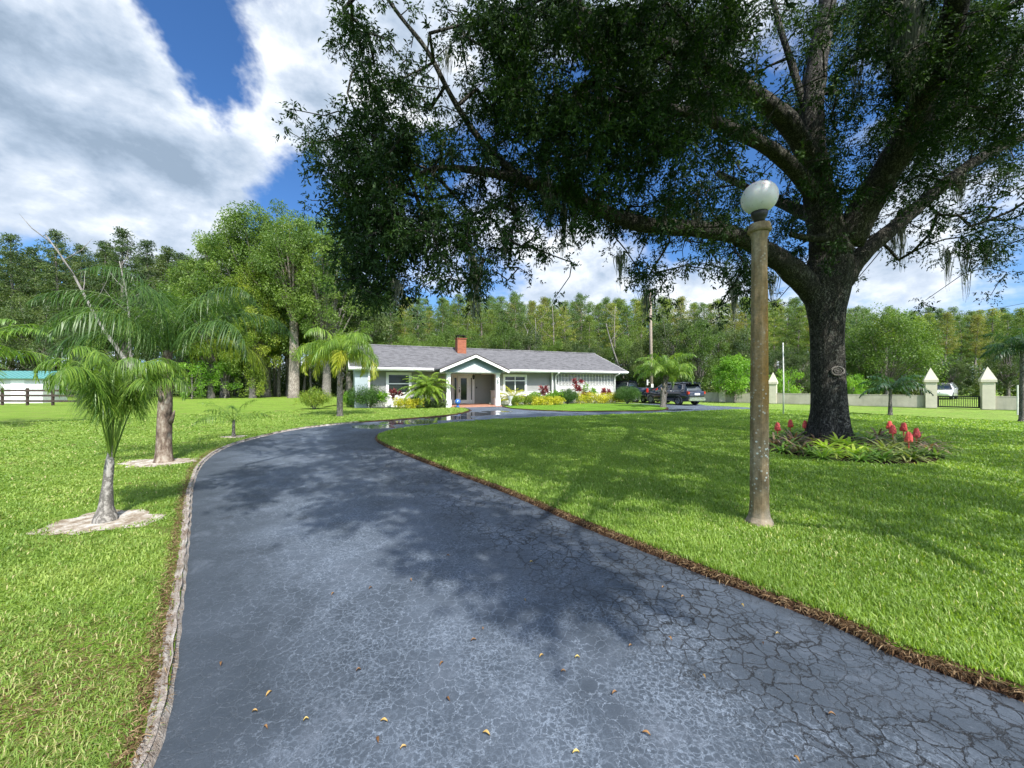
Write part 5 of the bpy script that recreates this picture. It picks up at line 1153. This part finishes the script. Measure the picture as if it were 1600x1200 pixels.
# big bright oaks and cypress mass left of the house
specs = [(BRL[0],352,44,topz(366,44)),(BRL[0],415,46,topz(328,46)),(BRL[1],395,43,topz(415,43)),(BRL[0],510,45,topz(350,45)),(BRL[0],455,48,topz(338,48)),(BRD[0],330,42,topz(425,42)),(BRD[1],545,50,topz(432,50)),(BRD[1],290,46,topz(452,46)),(BRD[1],60,44,topz(470,44)),(BRD[1],130,42,topz(490,42)),(BRD[0],200,44,topz(478,44)),(BRD[1],5,43,topz(498,43))]
run(specs, 'full crowned leafy tree', 'tree', 'leafy trees on the left')
specs = [(BRD[1],1052,43,topz(490,43)),(BRD[2],1092,40,topz(505,40)),(BRD[1],1130,43,topz(500,43)),(BRD[1],1165,41,topz(522,41)),(BRD[1],1010,45,topz(520,45)),(BRD[1],1215,44,topz(540,44)),(BRD[1],1345,43,topz(545,43)),(BRD[1],1250,43,topz(548,43)),(BRD[2],1440,45,topz(545,45)),(BRD[1],1490,43,topz(560,43)),(BRD[1],1575,40,topz(530,40)),(BRD[1],1620,40,topz(520,40))]
run(specs, 'rounded dark leafy tree', 'tree', 'rounded trees beyond the parked vehicles and wall')
# the tree with the great pale trunk
bt = broadleaf(19.5, 5.0, .42, 91, M_MIDLEAF, M_PALEBARK, 'cypress_tree', nc=120, per=170, size=.27, trunk_r=.50, cr=.22)
bt.location = ((459-800)/F*43.5, 43.5, 0); tag(bt, 'great tree with the thickest pale buttressed trunk at the edge of the left wood', 'tree')
# round bright tree beyond the wall
bt = broadleaf(9.0, 4.1, .08, 92, M_MIDLEAF, M_GREYBARK, 'shade_tree', nc=110, per=150, size=.24)
bt.location = ((1385-800)/F*41, 41, 0); tag(bt, 'broad round tree with yellowish top beyond the wall left of the iron gate', 'tree')
bt = broadleaf(8.2, 2.8, .55, 93, M_YELLEAF, M_GREYBARK, 'shade_tree', nc=45, per=90, size=.22); bt.location = ((1388-800)/F*42.5, 42.5, .9); tag(bt, 'yellow flushed treetop showing above the broad round tree', 'tree')
# lime green citrus tree by the drive
def smalltree(px, py, h, rx, m, label, seed, cb=.22, nc=55, per=75, size=.15, **k):
    x, y = G(px, py); o = broadleaf(h, rx, cb, seed, m, M_GREYBARK, 'small_tree', nc=nc, per=per, size=size, trunk_r=.07, cr=.3, **k); o.location = (x, y, 0); tag(o, label, 'tree')
smalltree(1148, 629, 4.0, 1.5, M_LIMELEAF, 'small lime green leafy tree in front of the low wall', 101, .16, nc=70, size=.2)
smalltree(1334, 626, 2.4, 1.0, M_LIMELEAF, 'bright green shrubby tree just right of the oak trunk beyond the wall', 102, .05)
for k, (px, d, ty, h_) in enumerate(((352, 42, 556, 0), (300, 40, 560, 0), (585, 44, 580, 0), (395, 43, 575, 0), (1232, 40, 575, 0))):
    o = broadleaf(topz(ty, d), 1.5, .1, 110+k, M_LIMELEAF if k != 3 else M_YELLEAF, M_GREYBARK, 'small_tree', nc=30, per=70, size=.2, trunk_r=.08, cr=.3); o.location = ((px-800)/F*d, d, 0)
    tag(o, ('light green young tree low at the wood edge left of the great pale trunk', 'light green young tree behind the tall palm trunk', 'light green young tree behind the left end of the house', 'yellow green young tree at the wood edge between two dark gaps', 'light green young tree between lamp post and oak beyond the wall')[k], 'tree')
# bright hedge above the shed
# slim bare trunks at the dark wood edge
TR = []
def bare_trunk(px, d, h, r, lean, label, m, br=3, group=None):
    x = (px-800)/F*d; o = empty('bare_tree', (x, d, 0), 0, label, 'tree', group); mb = MB(); pts = [(lean*z+.12*math.sin(z*.6+px), .1*math.cos(z*.5+px), z) for z in np.linspace(0, h, 9)]; mb.tube(pts, [r*(1.25-.95*i/8) for i in range(9)], 7)
    mb.build('trunk', m, o, smooth=True)
    for k in range(br):
        f = .5+.5*(k+.5)/br; z = h*f; p = Vector((lean*z+.12*math.sin(z*.6+px), .1*math.cos(z*.5+px), z)); a = k*2.6+px; L = h*.16; MB().tube([p, p+Vector((math.cos(a)*L*.6, math.sin(a)*L*.4, L*.5)), p+Vector((math.cos(a)*L, math.sin(a)*L*.6, L))], [r*.35, r*.22, .01], 5).build('limb', m, o, smooth=True)
sn = [(285,47,.18),(297,49,.12),(316,46,.14),(345,48,.12),(357,45,.14),(366,50,.11),(375,47,.16),(383,49,.10),(392,46,.13),(403,48,.12),(411,50,.1),(419,46,.14),(428,48,.12),(437,47,.2),(446,50,.1),(476,49,.14),(486,47,.12)]
for k, (px, d, r) in enumerate(sn):
    bare_trunk(px, d, 9+3*rr_.random(), r, .01*rr_.gauss(0, 1), '%s slim grey trunk of the row at the dark wood edge, counting rightward' % ords[k], M_GREYBARK, 2, 'slim trunks at the dark wood edge')
bare_trunk(232, 41, 17.5, .19, -.62, 'long bare pale dead tree leaning left behind the palms', M_DEADWOOD, 5)
bare_trunk(215, 42, 15, .16, -.12, 'thin bare dead tree beside the leaning dead one', M_DEADWOOD, 6)
bare_trunk(812, 52, 9, .12, .12, 'thin bare pale dead tree in front of the wood behind the house', M_DEADWOOD, 6)
bare_trunk(838, 52, 10.5, .11, -.02, 'straight bare pale dead tree right of the thin leaning one behind the roof', M_DEADWOOD, 5)
bare_trunk(981, 50, 9.5, .14, -.30, 'pale bare trunk leaning left beyond the right end of the house roof', M_DEADWOOD, 1)
bare_trunk(961, 51, 12, .1, 0, 'straight pale bare trunk rising just left of the roof end', M_PALEBARK, 2)
bare_trunk(864, 51, 12, .1, .0, 'straight pale bare trunk behind the middle of the roof', M_PALEBARK, 2)
# undergrowth closing the wood at ground level
def under(x0, x1, y, h, m, n, name='undergrowth', y2=None):
    X = x0+(x1-x0)*RNG.random(n); Yv = y+((y2-y)*(X-x0)/(x1-x0) if y2 else 0)+RNG.random(n)*5; C = np.stack([X, Yv, h*(.1+.75*RNG.random(n)**1.3)], 1)
    V, Q, T = clump_leaves(C, .6+.6*RNG.random(n), 60, .34, hollow=.1); o = npmesh(name, V, Q, m, attrs={'tint': T}); o['kind'] = 'stuff'
under(-70, -24, 52, 4.5, M_DARKLEAF, 420); under(-48, 12, 62, 5, M_DARKLEAF, 380); under(8, 24, 47, 5, M_DARKLEAF, 260); under(18, 80, 50, 4.2, M_DARKLEAF, 560, y2=44); under(-70, -30, 80, 10, M_DARKLEAF, 300); under(-30, 130, 94, 15, M_DARKLEAF, 1500); under(-95, -30, 78, 16, M_DARKLEAF, 500)
# ---------------------------------------------------------------- lamp post
lp = empty('lamp_post', (2.77, 4.30, 0), 0, 'tall octagonal concrete lamp post stained with lichen, with a white globe on top', 'lamp post')
m = MB(); prof = [(.02,.04),(.145,.04),(.138,.07),(.112,.12),(.102,.19),(.096,.28),(.092,1.2),(.086,2.2),(.078,3.14),(.080,3.22),(.098,3.29)]
PR = []
for (r0_, z0_), (r1_, z1_) in zip(prof[:-1], prof[1:]):
    k_ = max(1, int((z1_-z0_)/.08)); PR += [(r0_+(r1_-r0_)*i/k_, z0_+(z1_-z0_)*i/k_) for i in range(k_)]
PR.append(prof[-1]); m.lathe(PR, 8, rot=PI/8); m.build('post', M_POST, lp, bevel=.006)
m = MB(); m.lathe([(.085,3.29),(.116,3.30),(.120,3.325),(.108,3.34),(.110,3.37),(.100,3.39),(.06,3.40)], 24); m.build('capital', M_POST, lp, smooth=True)
m = MB(); m.lathe([(.055,3.40),(.055,3.44),(.07,3.46),(.085,3.50),(.08,3.535)], 20); m.build('fitter', M_DARK, lp, smooth=True)
m = MB(); m.sphere((0, 0, 3.685), .182, 40, 26, (1, 1, .97)); m.build('globe', M_GLOBE, lp, smooth=True)
# ---------------------------------------------------------------- boundary wall, piers, gate
A = Vector((17.2, 35.2)); Bp = Vector((33.5, 21.2)); dv = (Bp-A).normalized(); wa = math.atan2(dv.y, dv.x)
def along(px):  # where the sight line of a column meets the wall line
    k = (px-800)/F; return (k*A.y-A.x)/(dv.x-k*dv.y)
LT = (Bp-A).length; g0, g1 = along(1454), along(1543)
def at(s_): return (A.x+dv.x*s_, A.y+dv.y*s_)
def wallpiece(s0, s1, label):
    o = empty('boundary_wall', (*at(s0), 0), wa, label, 'wall'); L = s1-s0
    m = MB(); m.box(0, L, -.10, .10, 0, .80); m.build('wall', M_WALL, o, bevel=.01)
    m = MB(); m.box(0, L, -.115, .115, .80, .845); m.build('coping', M_WALL, o, bevel=.008)
wallpiece(-2, g0-.28, 'low weathered grey wall running from the parked car to the iron gate')
wallpiece(g1+.28, LT+14, 'short stretch of low grey wall right of the iron gate')
def pier(s_, label, h=1.72, w_=.27):
    o = empty('gate_pier', (*at(s_), 0), wa, label, 'pier'); m = MB(); m.box(-w_, w_, -w_, w_, 0, h); m.build('shaft', M_CREAM, o, bevel=.015)
    m = MB(); m.box(-w_-.06, w_+.06, -w_-.06, w_+.06, h, h+.16)
    q_ = w_+.06; m.raw([(-q_, -q_, h+.16), (q_, -q_, h+.16), (q_, q_, h+.16), (-q_, q_, h+.16), (0, 0, h+.98)], [(0, 1, 4), (1, 2, 4), (2, 3, 4), (3, 0, 4)]); m.build('pyramid_cap', M_CREAM, o)
pier(g0, 'tall cream pier with a pyramid cap at the left side of the iron gate'); pier(g1, 'tall cream pier with a pyramid cap at the right side of the iron gate')
pier(along(1208), 'cream pier with pyramid cap standing between lamp post and oak trunk', 1.6, .25); pier(along(1129), 'cream pier with pyramid cap half hidden by the lime green tree', 1.6, .25)
ga = empty('iron_gate', (*at(g0+.3), 0), wa, 'black iron gate of upright bars between the two cream piers', 'gate'); L = g1-g0-.6
m = MB(); m.box(0, L, -.03, .03, .06, .14); m.box(0, L, -.03, .03, .74, .82); m.box(0, .07, -.032, .032, .06, .82); m.box(L-.07, L, -.032, .032, .06, .82); m.build('gate_frame', M_GATE, ga)
m = MB()
for k in range(1, 24): x = L*k/24; m.box(x-.012, x+.012, -.012, .012, .142, .738)
m.build('bars', M_GATE, ga)
# utility pole and wires
up = empty('utility_pole', ((1018-800)/F*36, 36, 0), 0, 'tall weathered wooden utility pole behind the parked truck and trailer', 'utility pole')
MB().tube([(0, 0, 0), (-.05, 0, 5), (-.12, 0, 10.5)], [.16, .14, .11], 10).build('pole', M_POLEWOOD, up, smooth=True)
m = MB(); m.box(-.10, .10, -.22, -.14, 1.1, 1.6); m.box(-.45, -.33, -.05, .05, 1.5, 2.0); m.tube([(-.39, 0, 1.75), (0, 0, 1.75)], .02, 5); m.build('meter_box', M_PIPE, up)
def wire(pts_, label):
    a, b_ = Vector(pts_[0]), Vector(pts_[1]); n = 24; P = [a.lerp(b_, i/n)-Vector((0, 0, pts_[2]*4*(i/n)*(1-i/n))) for i in range(n+1)]
    o = MB().tube(P, .014, 5).build('power_line', M_DARK, None); tag(o, label, 'power line')
ux, uy = (1018-800)/F*36, 36
wire(((ux-.1, uy, 8.0), (ux-17, uy+12, 5.5), .3), 'thin black power line from the utility pole down toward the house')
wire(((ux-.1, uy, 8.2), (ux+14, uy+5, 8.0), .3), 'thin black power line from the utility pole to the wood on the right')
wire((W(1400, 497, 46), W(1700, 452, 24), .5), 'thin black power line crossing the sky above the iron gate')
# white pipe standing in the lawn
x, y = G(1224, 648.5); o = MB().tube([(0, 0, 0), (.01, 0, 1.6), (-.02, 0, 3.7)], [.035, .03, .025], 8).build('flag_pole', M_PIPE, None, smooth=True, loc=(x, y, .03)); tag(o, 'thin white pole standing upright in the lawn left of the oak trunk', 'pole')
x, y = G(1590, 652); o = MB().tube([(0, 0, 0), (0, 0, 1.55)], .03, 8).build('fence_stake', M_PIPE, None, loc=(26.2, 19.9, 0)); tag(o, 'thin white stake beside the dark palm at the right edge', 'pole')
# ---------------------------------------------------------------- vehicles
def wheel(parent, x, y, r=.36, w_=.24):
    s_ = 1 if y > 0 else -1; e = bpy.data.objects.new('wheel', None); COL.objects.link(e); e.parent = parent; e.location = (x, y, r)
    m = MB(); prof = [(r*.62, -w_/2), (r*.93, -w_/2), (r, -w_*.38), (r, w_*.38), (r*.93, w_/2), (r*.62, w_/2), (r*.60, 0)]; n = 28; V = []; Q = []
    for k in range(n):
        a = 2*PI*k/n
        for (rr, yy) in prof: V.append((rr*math.cos(a), yy, rr*math.sin(a)))
    p_ = len(prof)
    for k in range(n):
        for j in range(p_): Q.append((k*p_+j, ((k+1) % n)*p_+j, ((k+1) % n)*p_+(j+1) % p_, k*p_+(j+1) % p_))
    npmesh('tyre', V, Q, M_RUBBER, e, smooth=True)
    m = MB(); yo = s_*w_*.36
    m.tube([(0, yo-.02*s_, 0), (0, yo, 0)], .07, 12)
    for k in range(10):
        a = 2*PI*k/10; m.tube([(.05*math.cos(a), yo, .05*math.sin(a)), (r*.62*math.cos(a+.08), yo+.015*s_, r*.62*math.sin(a+.08))], [.03, .022], 5)
    pts = [(r*.62*math.cos(2*PI*k/28), yo, r*.62*math.sin(2*PI*k/28)) for k in range(29)]; m.tube(pts, .022, 6, cap=False); m.tube([(0, yo-.11*s_, 0), (0, yo-.09*s_, 0)], r*.6, 20)
    m.build('rim', M_ALLOY, e, smooth=False); return e
def loftbody(name, sts, mat_, parent, bevel=0):
    """stations along x: (x, half width, z bottom, z shoulder, z top, half width at top)"""
    V = []; Q = []
    for (x, hw_, zb, zs_, zt, ht) in sts:
        V += [(x, -hw_*.93, zb), (x, -hw_, zb+.12), (x, -hw_, (zb+zs_)/2), (x, -hw_*.985, zs_), (x, -ht, zt-.015), (x, -ht*.9, zt), (x, ht*.9, zt), (x, ht, zt-.015), (x, hw_*.985, zs_), (x, hw_, (zb+zs_)/2), (x, hw_, zb+.12), (x, hw_*.93, zb)]
    p_ = 12
    for i in range(len(sts)-1):
        for j in range(p_): Q.append((i*p_+j, i*p_+(j+1) % p_, (i+1)*p_+(j+1) % p_, (i+1)*p_+j))
    mb = MB(); mb.raw(V, Q+[tuple(range(p_-1, -1, -1)), tuple((len(sts)-1)*p_+j for j in range(p_))]); o = mb.build(name, mat_, parent, smooth=True)
    o.data.update(); 
    for p in o.data.polygons: p.use_smooth = True
    return o
def arch(parent, x, y, r=.42):
    s_ = 1 if y > 0 else -1; m = MB(); V = []; n = 14
    m.prism([(x+r*math.cos(PI*k/n), .10+r*.98*math.sin(PI*k/n)+.24) for k in range(n+1)]+[(x-r, .22), (x+r, .22)], 'y', y-.012, y+.012)
    m.build('wheel_arch', M_GREYPLAS, parent)
def suv(loc, rz, paint, label):
    t = empty('parked_suv', (*loc, 0), rz, label, 'car')      # forward is +x, wheels at +-1.4
    loftbody('body', [(-2.34,.72,.52,.95,1.0,.7),(-2.30,.84,.40,1.02,1.06,.78),(-2.1,.92,.30,1.04,1.10,.84),(-1.4,.95,.26,1.03,1.07,.86),(0,.95,.24,1.0,1.04,.87),(1.0,.95,.24,.97,1.02,.86),(1.5,.94,.26,.94,1.0,.80),(2.1,.88,.30,.84,.90,.72),(2.34,.76,.40,.72,.76,.6)], paint, t)
    loftbody('cabin_glass', [(-2.16,.74,.98,1.04,1.08,.72),(-1.92,.82,.98,1.06,1.42,.64),(-1.72,.84,.98,1.06,1.58,.64),(-1.0,.86,.98,1.06,1.63,.66),(.0,.86,.98,1.05,1.63,.66),(.35,.86,.98,1.04,1.58,.64),(.95,.82,.96,1.0,1.16,.66),(1.25,.78,.94,.98,1.02,.66)], M_CARGLASS, t)
    loftbody('roof', [(-2.12,.60,1.60,1.61,1.63,.56),(-1.9,.66,1.575,1.62,1.66,.62),(-1.0,.69,1.60,1.65,1.685,.64),(0,.69,1.60,1.65,1.685,.64),(.38,.66,1.56,1.59,1.62,.62)], paint, t)
    for s_ in (-1, 1):
        for (x0, x1, xt0, xt1) in ((-1.98,-1.68,-1.90,-1.60),(-.62,-.50,-.60,-.50),(.50,.62,.10,.20),(1.18,1.30,.38,.46)):
            m = MB(); m.raw([(x0, s_*.955, 1.0), (x1, s_*.955, 1.0), (xt1, s_*.672, 1.62), (xt0, s_*.672, 1.62), (x0, s_*.90, 1.0), (x1, s_*.90, 1.0), (xt1, s_*.62, 1.62), (xt0, s_*.62, 1.62)], [(0,1,2,3),(4,5,6,7),(0,1,5,4),(1,2,6,5),(2,3,7,6),(3,0,4,7)]); m.build('roof_pillar', paint, t)
        m = MB(); m.tube([(1.1, s_*.93, 1.03), (0, s_*.965, 1.05), (-1.6, s_*.965, 1.07), (-1.86, s_*.90, 1.25), (-1.7, s_*.74, 1.56), (-.8, s_*.70, 1.665), (.2, s_*.70, 1.65), (.9, s_*.82, 1.25)], .014, 5, cap=False); m.build('window_trim', M_CHROME, t)
        m = MB(); m.tube([(-1.7, s_*.60, 1.70), (-1.6, s_*.60, 1.735), (.0, s_*.60, 1.735), (.1, s_*.60, 1.70)], .018, 6); m.build('roof_rail', M_CHROME, t)
        m = MB(); m.prism([(-2.20,.80),(-2.33,.86),(-2.36,1.02),(-2.22,1.06),(-1.98,1.0),(-2.0,.86)], 'y', s_*.80-.06, s_*.80+.075); m.build('tail_light', M_TAIL, t)
        m = MB(); m.sphere((.92, s_*1.02, 1.08), .1, 10, 8, (.6, .9, .65)); m.build('side_mirror', paint, t, smooth=True)
        for x in (-1.40, 1.42): arch(t, x, s_*.935)
        m = MB(); m.box(-.95, 1.0, s_*.95-.02, s_*.95+.015, .30, .36); m.build('sill_trim', M_CHROME, t)
    m = MB(); m.box(-2.41, -2.30, -.78, .78, .50, .60); m.box(-2.40, -2.28, -.82, .82, .36, .49); m.build('rear_bumper', M_CHROME, t, bevel=.02)
    m = MB(); m.box(-2.365, -2.33, -.26, .26, .78, .92); m.build('number_plate', M_PLATE, t)
    m = MB(); m.box(-2.22, -1.86, -.58, .58, 1.63, 1.665); m.build('spoiler', paint, t, bevel=.01)
    for x in (-1.40, 1.42):
        for y in (-.83, .83): wheel(t, x, y)
    return t
def pickup(loc, rz, paint, label):
    t = empty('pickup_truck', (*loc, 0), rz, label, 'truck')
    loftbody('body', [(-2.85,.90,.62,1.22,1.26,.88),(-2.8,.97,.50,1.26,1.30,.93),(-1.8,1.0,.46,1.27,1.30,.96),(0,1.0,.42,1.25,1.28,.95),(1.6,1.0,.44,1.22,1.27,.9),(2.6,.97,.48,1.15,1.22,.85),(2.9,.86,.55,1.05,1.1,.75)], paint, t)
    loftbody('cabin_glass', [(-1.08,.86,1.2,1.28,1.32,.78),(-1.0,.90,1.2,1.28,1.72,.70),(-.8,.92,1.2,1.28,1.80,.70),(.6,.92,1.2,1.28,1.80,.70),(1.3,.88,1.2,1.25,1.36,.72),(1.5,.85,1.18,1.22,1.28,.7)], M_CARGLASS, t)
    loftbody('roof', [(-1.04,.68,1.78,1.82,1.85,.64),(0,.74,1.78,1.84,1.89,.68),(.68,.70,1.74,1.79,1.82,.66)], paint, t)
    for s_ in (-1, 1):
        for (x0, x1, xt0, xt1) in ((-1.12,-.94,-1.05,-.88),(.22,.32,.10,.18),(1.45,1.57,.62,.72)):
            m = MB(); m.raw([(x0, s_*.985, 1.22), (x1, s_*.985, 1.22), (xt1, s_*.73, 1.80), (xt0, s_*.73, 1.80), (x0, s_*.93, 1.22), (x1, s_*.93, 1.22), (xt1, s_*.67, 1.80), (xt0, s_*.67, 1.80)], [(0,1,2,3),(4,5,6,7),(0,1,5,4),(1,2,6,5),(2,3,7,6),(3,0,4,7)]); m.build('roof_pillar', paint, t)
        m = MB(); m.box(-2.90, -2.78, s_*.90-.07, s_*.90+.09, .90, 1.24); m.build('tail_light', M_TAIL, t)
        m = MB(); m.tube([(1.2, s_*.98, 1.29), (-1.0, s_*.98, 1.30), (-.98, s_*.76, 1.76), (.5, s_*.76, 1.78)], .014, 5, cap=False); m.build('window_trim', M_CHROME, t)
        m = MB(); m.sphere((1.1, s_*1.08, 1.36), .13, 10, 8, (.5, .8, .9)); m.build('side_mirror', paint, t, smooth=True)
        for x in (-1.75, 1.85): arch(t, x, s_*.99, .46)
    m = MB(); m.box(-2.98, -2.85, -.9, .9, .50, .68); m.build('rear_bumper', M_CHROME, t, bevel=.02)
    m = MB(); m.box(-2.88, -2.855, -.2, .2, .72, .85); m.build('number_plate', M_PLATE, t)
    for x in (-1.75, 1.85):
        for y in (-.88, .88): wheel(t, x, y, .40, .27)
    return t
suv((G(1061, 632.5)[0]-.05, 30.6), R(113), M_PAINTBLACK, 'glossy black SUV parked on the drive, seen from its rear left corner')
pickup((10.1, 35.2), R(135), M_PAINTBLACK, 'black pickup truck parked half behind the large clipped dome bush')
sv = suv((46.5, 41.5), R(215), M_PAINTWHITE, 'white car parked beyond the black iron gate')
# low utility trailer
tr = empty('utility_trailer', (12.15, 33.6, 0), R(118), 'low dark utility trailer between the black pickup truck and the grey palm trunk', 'trailer')
m = MB(); m.box(-1.2, 1.2, -.75, .75, .48, .56); m.box(-1.2, 1.2, -.78, -.72, .56, .62); m.build('deck', M_GREYPLAS, tr)
m = MB()
for s_ in (-1, 1): m.box(-1.2, 1.2, s_*.76-.02, s_*.76+.02, .88, .93)
for x in (-1.18, 0, 1.18):
    for s_ in (-1, 1): m.box(x-.02, x+.02, s_*.76-.02, s_*.76+.02, .56, .9)
m.box(-1.22, -1.18, -.76, .76, .88, .93); m.tube([(1.2, .5, .5), (2.1, 0, .48)], .03, 6); m.tube([(1.2, -.5, .5), (2.1, 0, .48)], .03, 6); m.build('rail', M_DARK, tr)
for s_ in (-1, 1):
    wheel(tr, 0, s_*.88, .30, .18); m = MB(); m.box(-1.24, -1.2, s_*.66-.07, s_*.66+.07, .44, .56); m.build('tail_light', M_TAIL, tr)
m = MB(); m.box(-1.0, .3, -.5, .5, .565, .86); m.build('cargo_box', M_PIPE, tr, bevel=.02)
# ---------------------------------------------------------------- fallen leaves on the asphalt
FL = [(1036,920),(1047,1000),(902,1030),(846,1028),(700,1096),(630,1172),(398,1115),(420,1087),(1215,993),(1192,1008),(985,1012),(740,1003),(520,930),(1245,1190),(478,1128),(579,921),(642,908),(690,1040),(880,1052),(960,1086),(1100,1060),(1160,948),(1067,935),(755,985),(590,1160),(600,1130),(415,1140),(560,1050),(820,940),(1300,1120),(1010,1150),(345,1040),(700,870),(830,880),(760,1150),(900,1180)]
area = ['nearest the left kerb', 'in the middle of the drive', 'near the right lawn edge']; ac = {}
for k, (px, py) in enumerate(sorted(FL, key=lambda q_: -q_[1])):
    x, y = G(px, py); big = .013+.008*RNG.random(); n = 5; V = []; Q = []
    for i in range(n+1):
        f = i/n; w__ = math.sin(PI*min(.98, f*.9+.05))*big*.32; z = .006+.010*math.sin(f*PI)*(RNG.random()*.3+.8); V += [((f-.5)*big*1.7, -w__, z+.008), ((f-.5)*big*1.7, 0, z), ((f-.5)*big*1.7, w__, z+.008)]
    for i in range(n): b_ = i*3; Q += [(b_, b_+3, b_+4, b_+1), (b_+1, b_+4, b_+5, b_+2)]
    o = npmesh('fallen_leaf', V, Q, M_LEAFBROWN, smooth=True, attrs={'tint': np.full(len(V), RNG.random())}); o.location = (x, y, 0); o.rotation_euler = (0, 0, RNG.random()*6.28)
    ai = 0 if px < 620 else (1 if px < 950 else 2); ac[ai] = ac.get(ai, 0)+1
    tag(o, 'small brown fallen leaf %s, %s counting away from the camera' % (area[ai], ords[ac[ai]-1]), 'leaf', 'fallen leaves on the driveway')
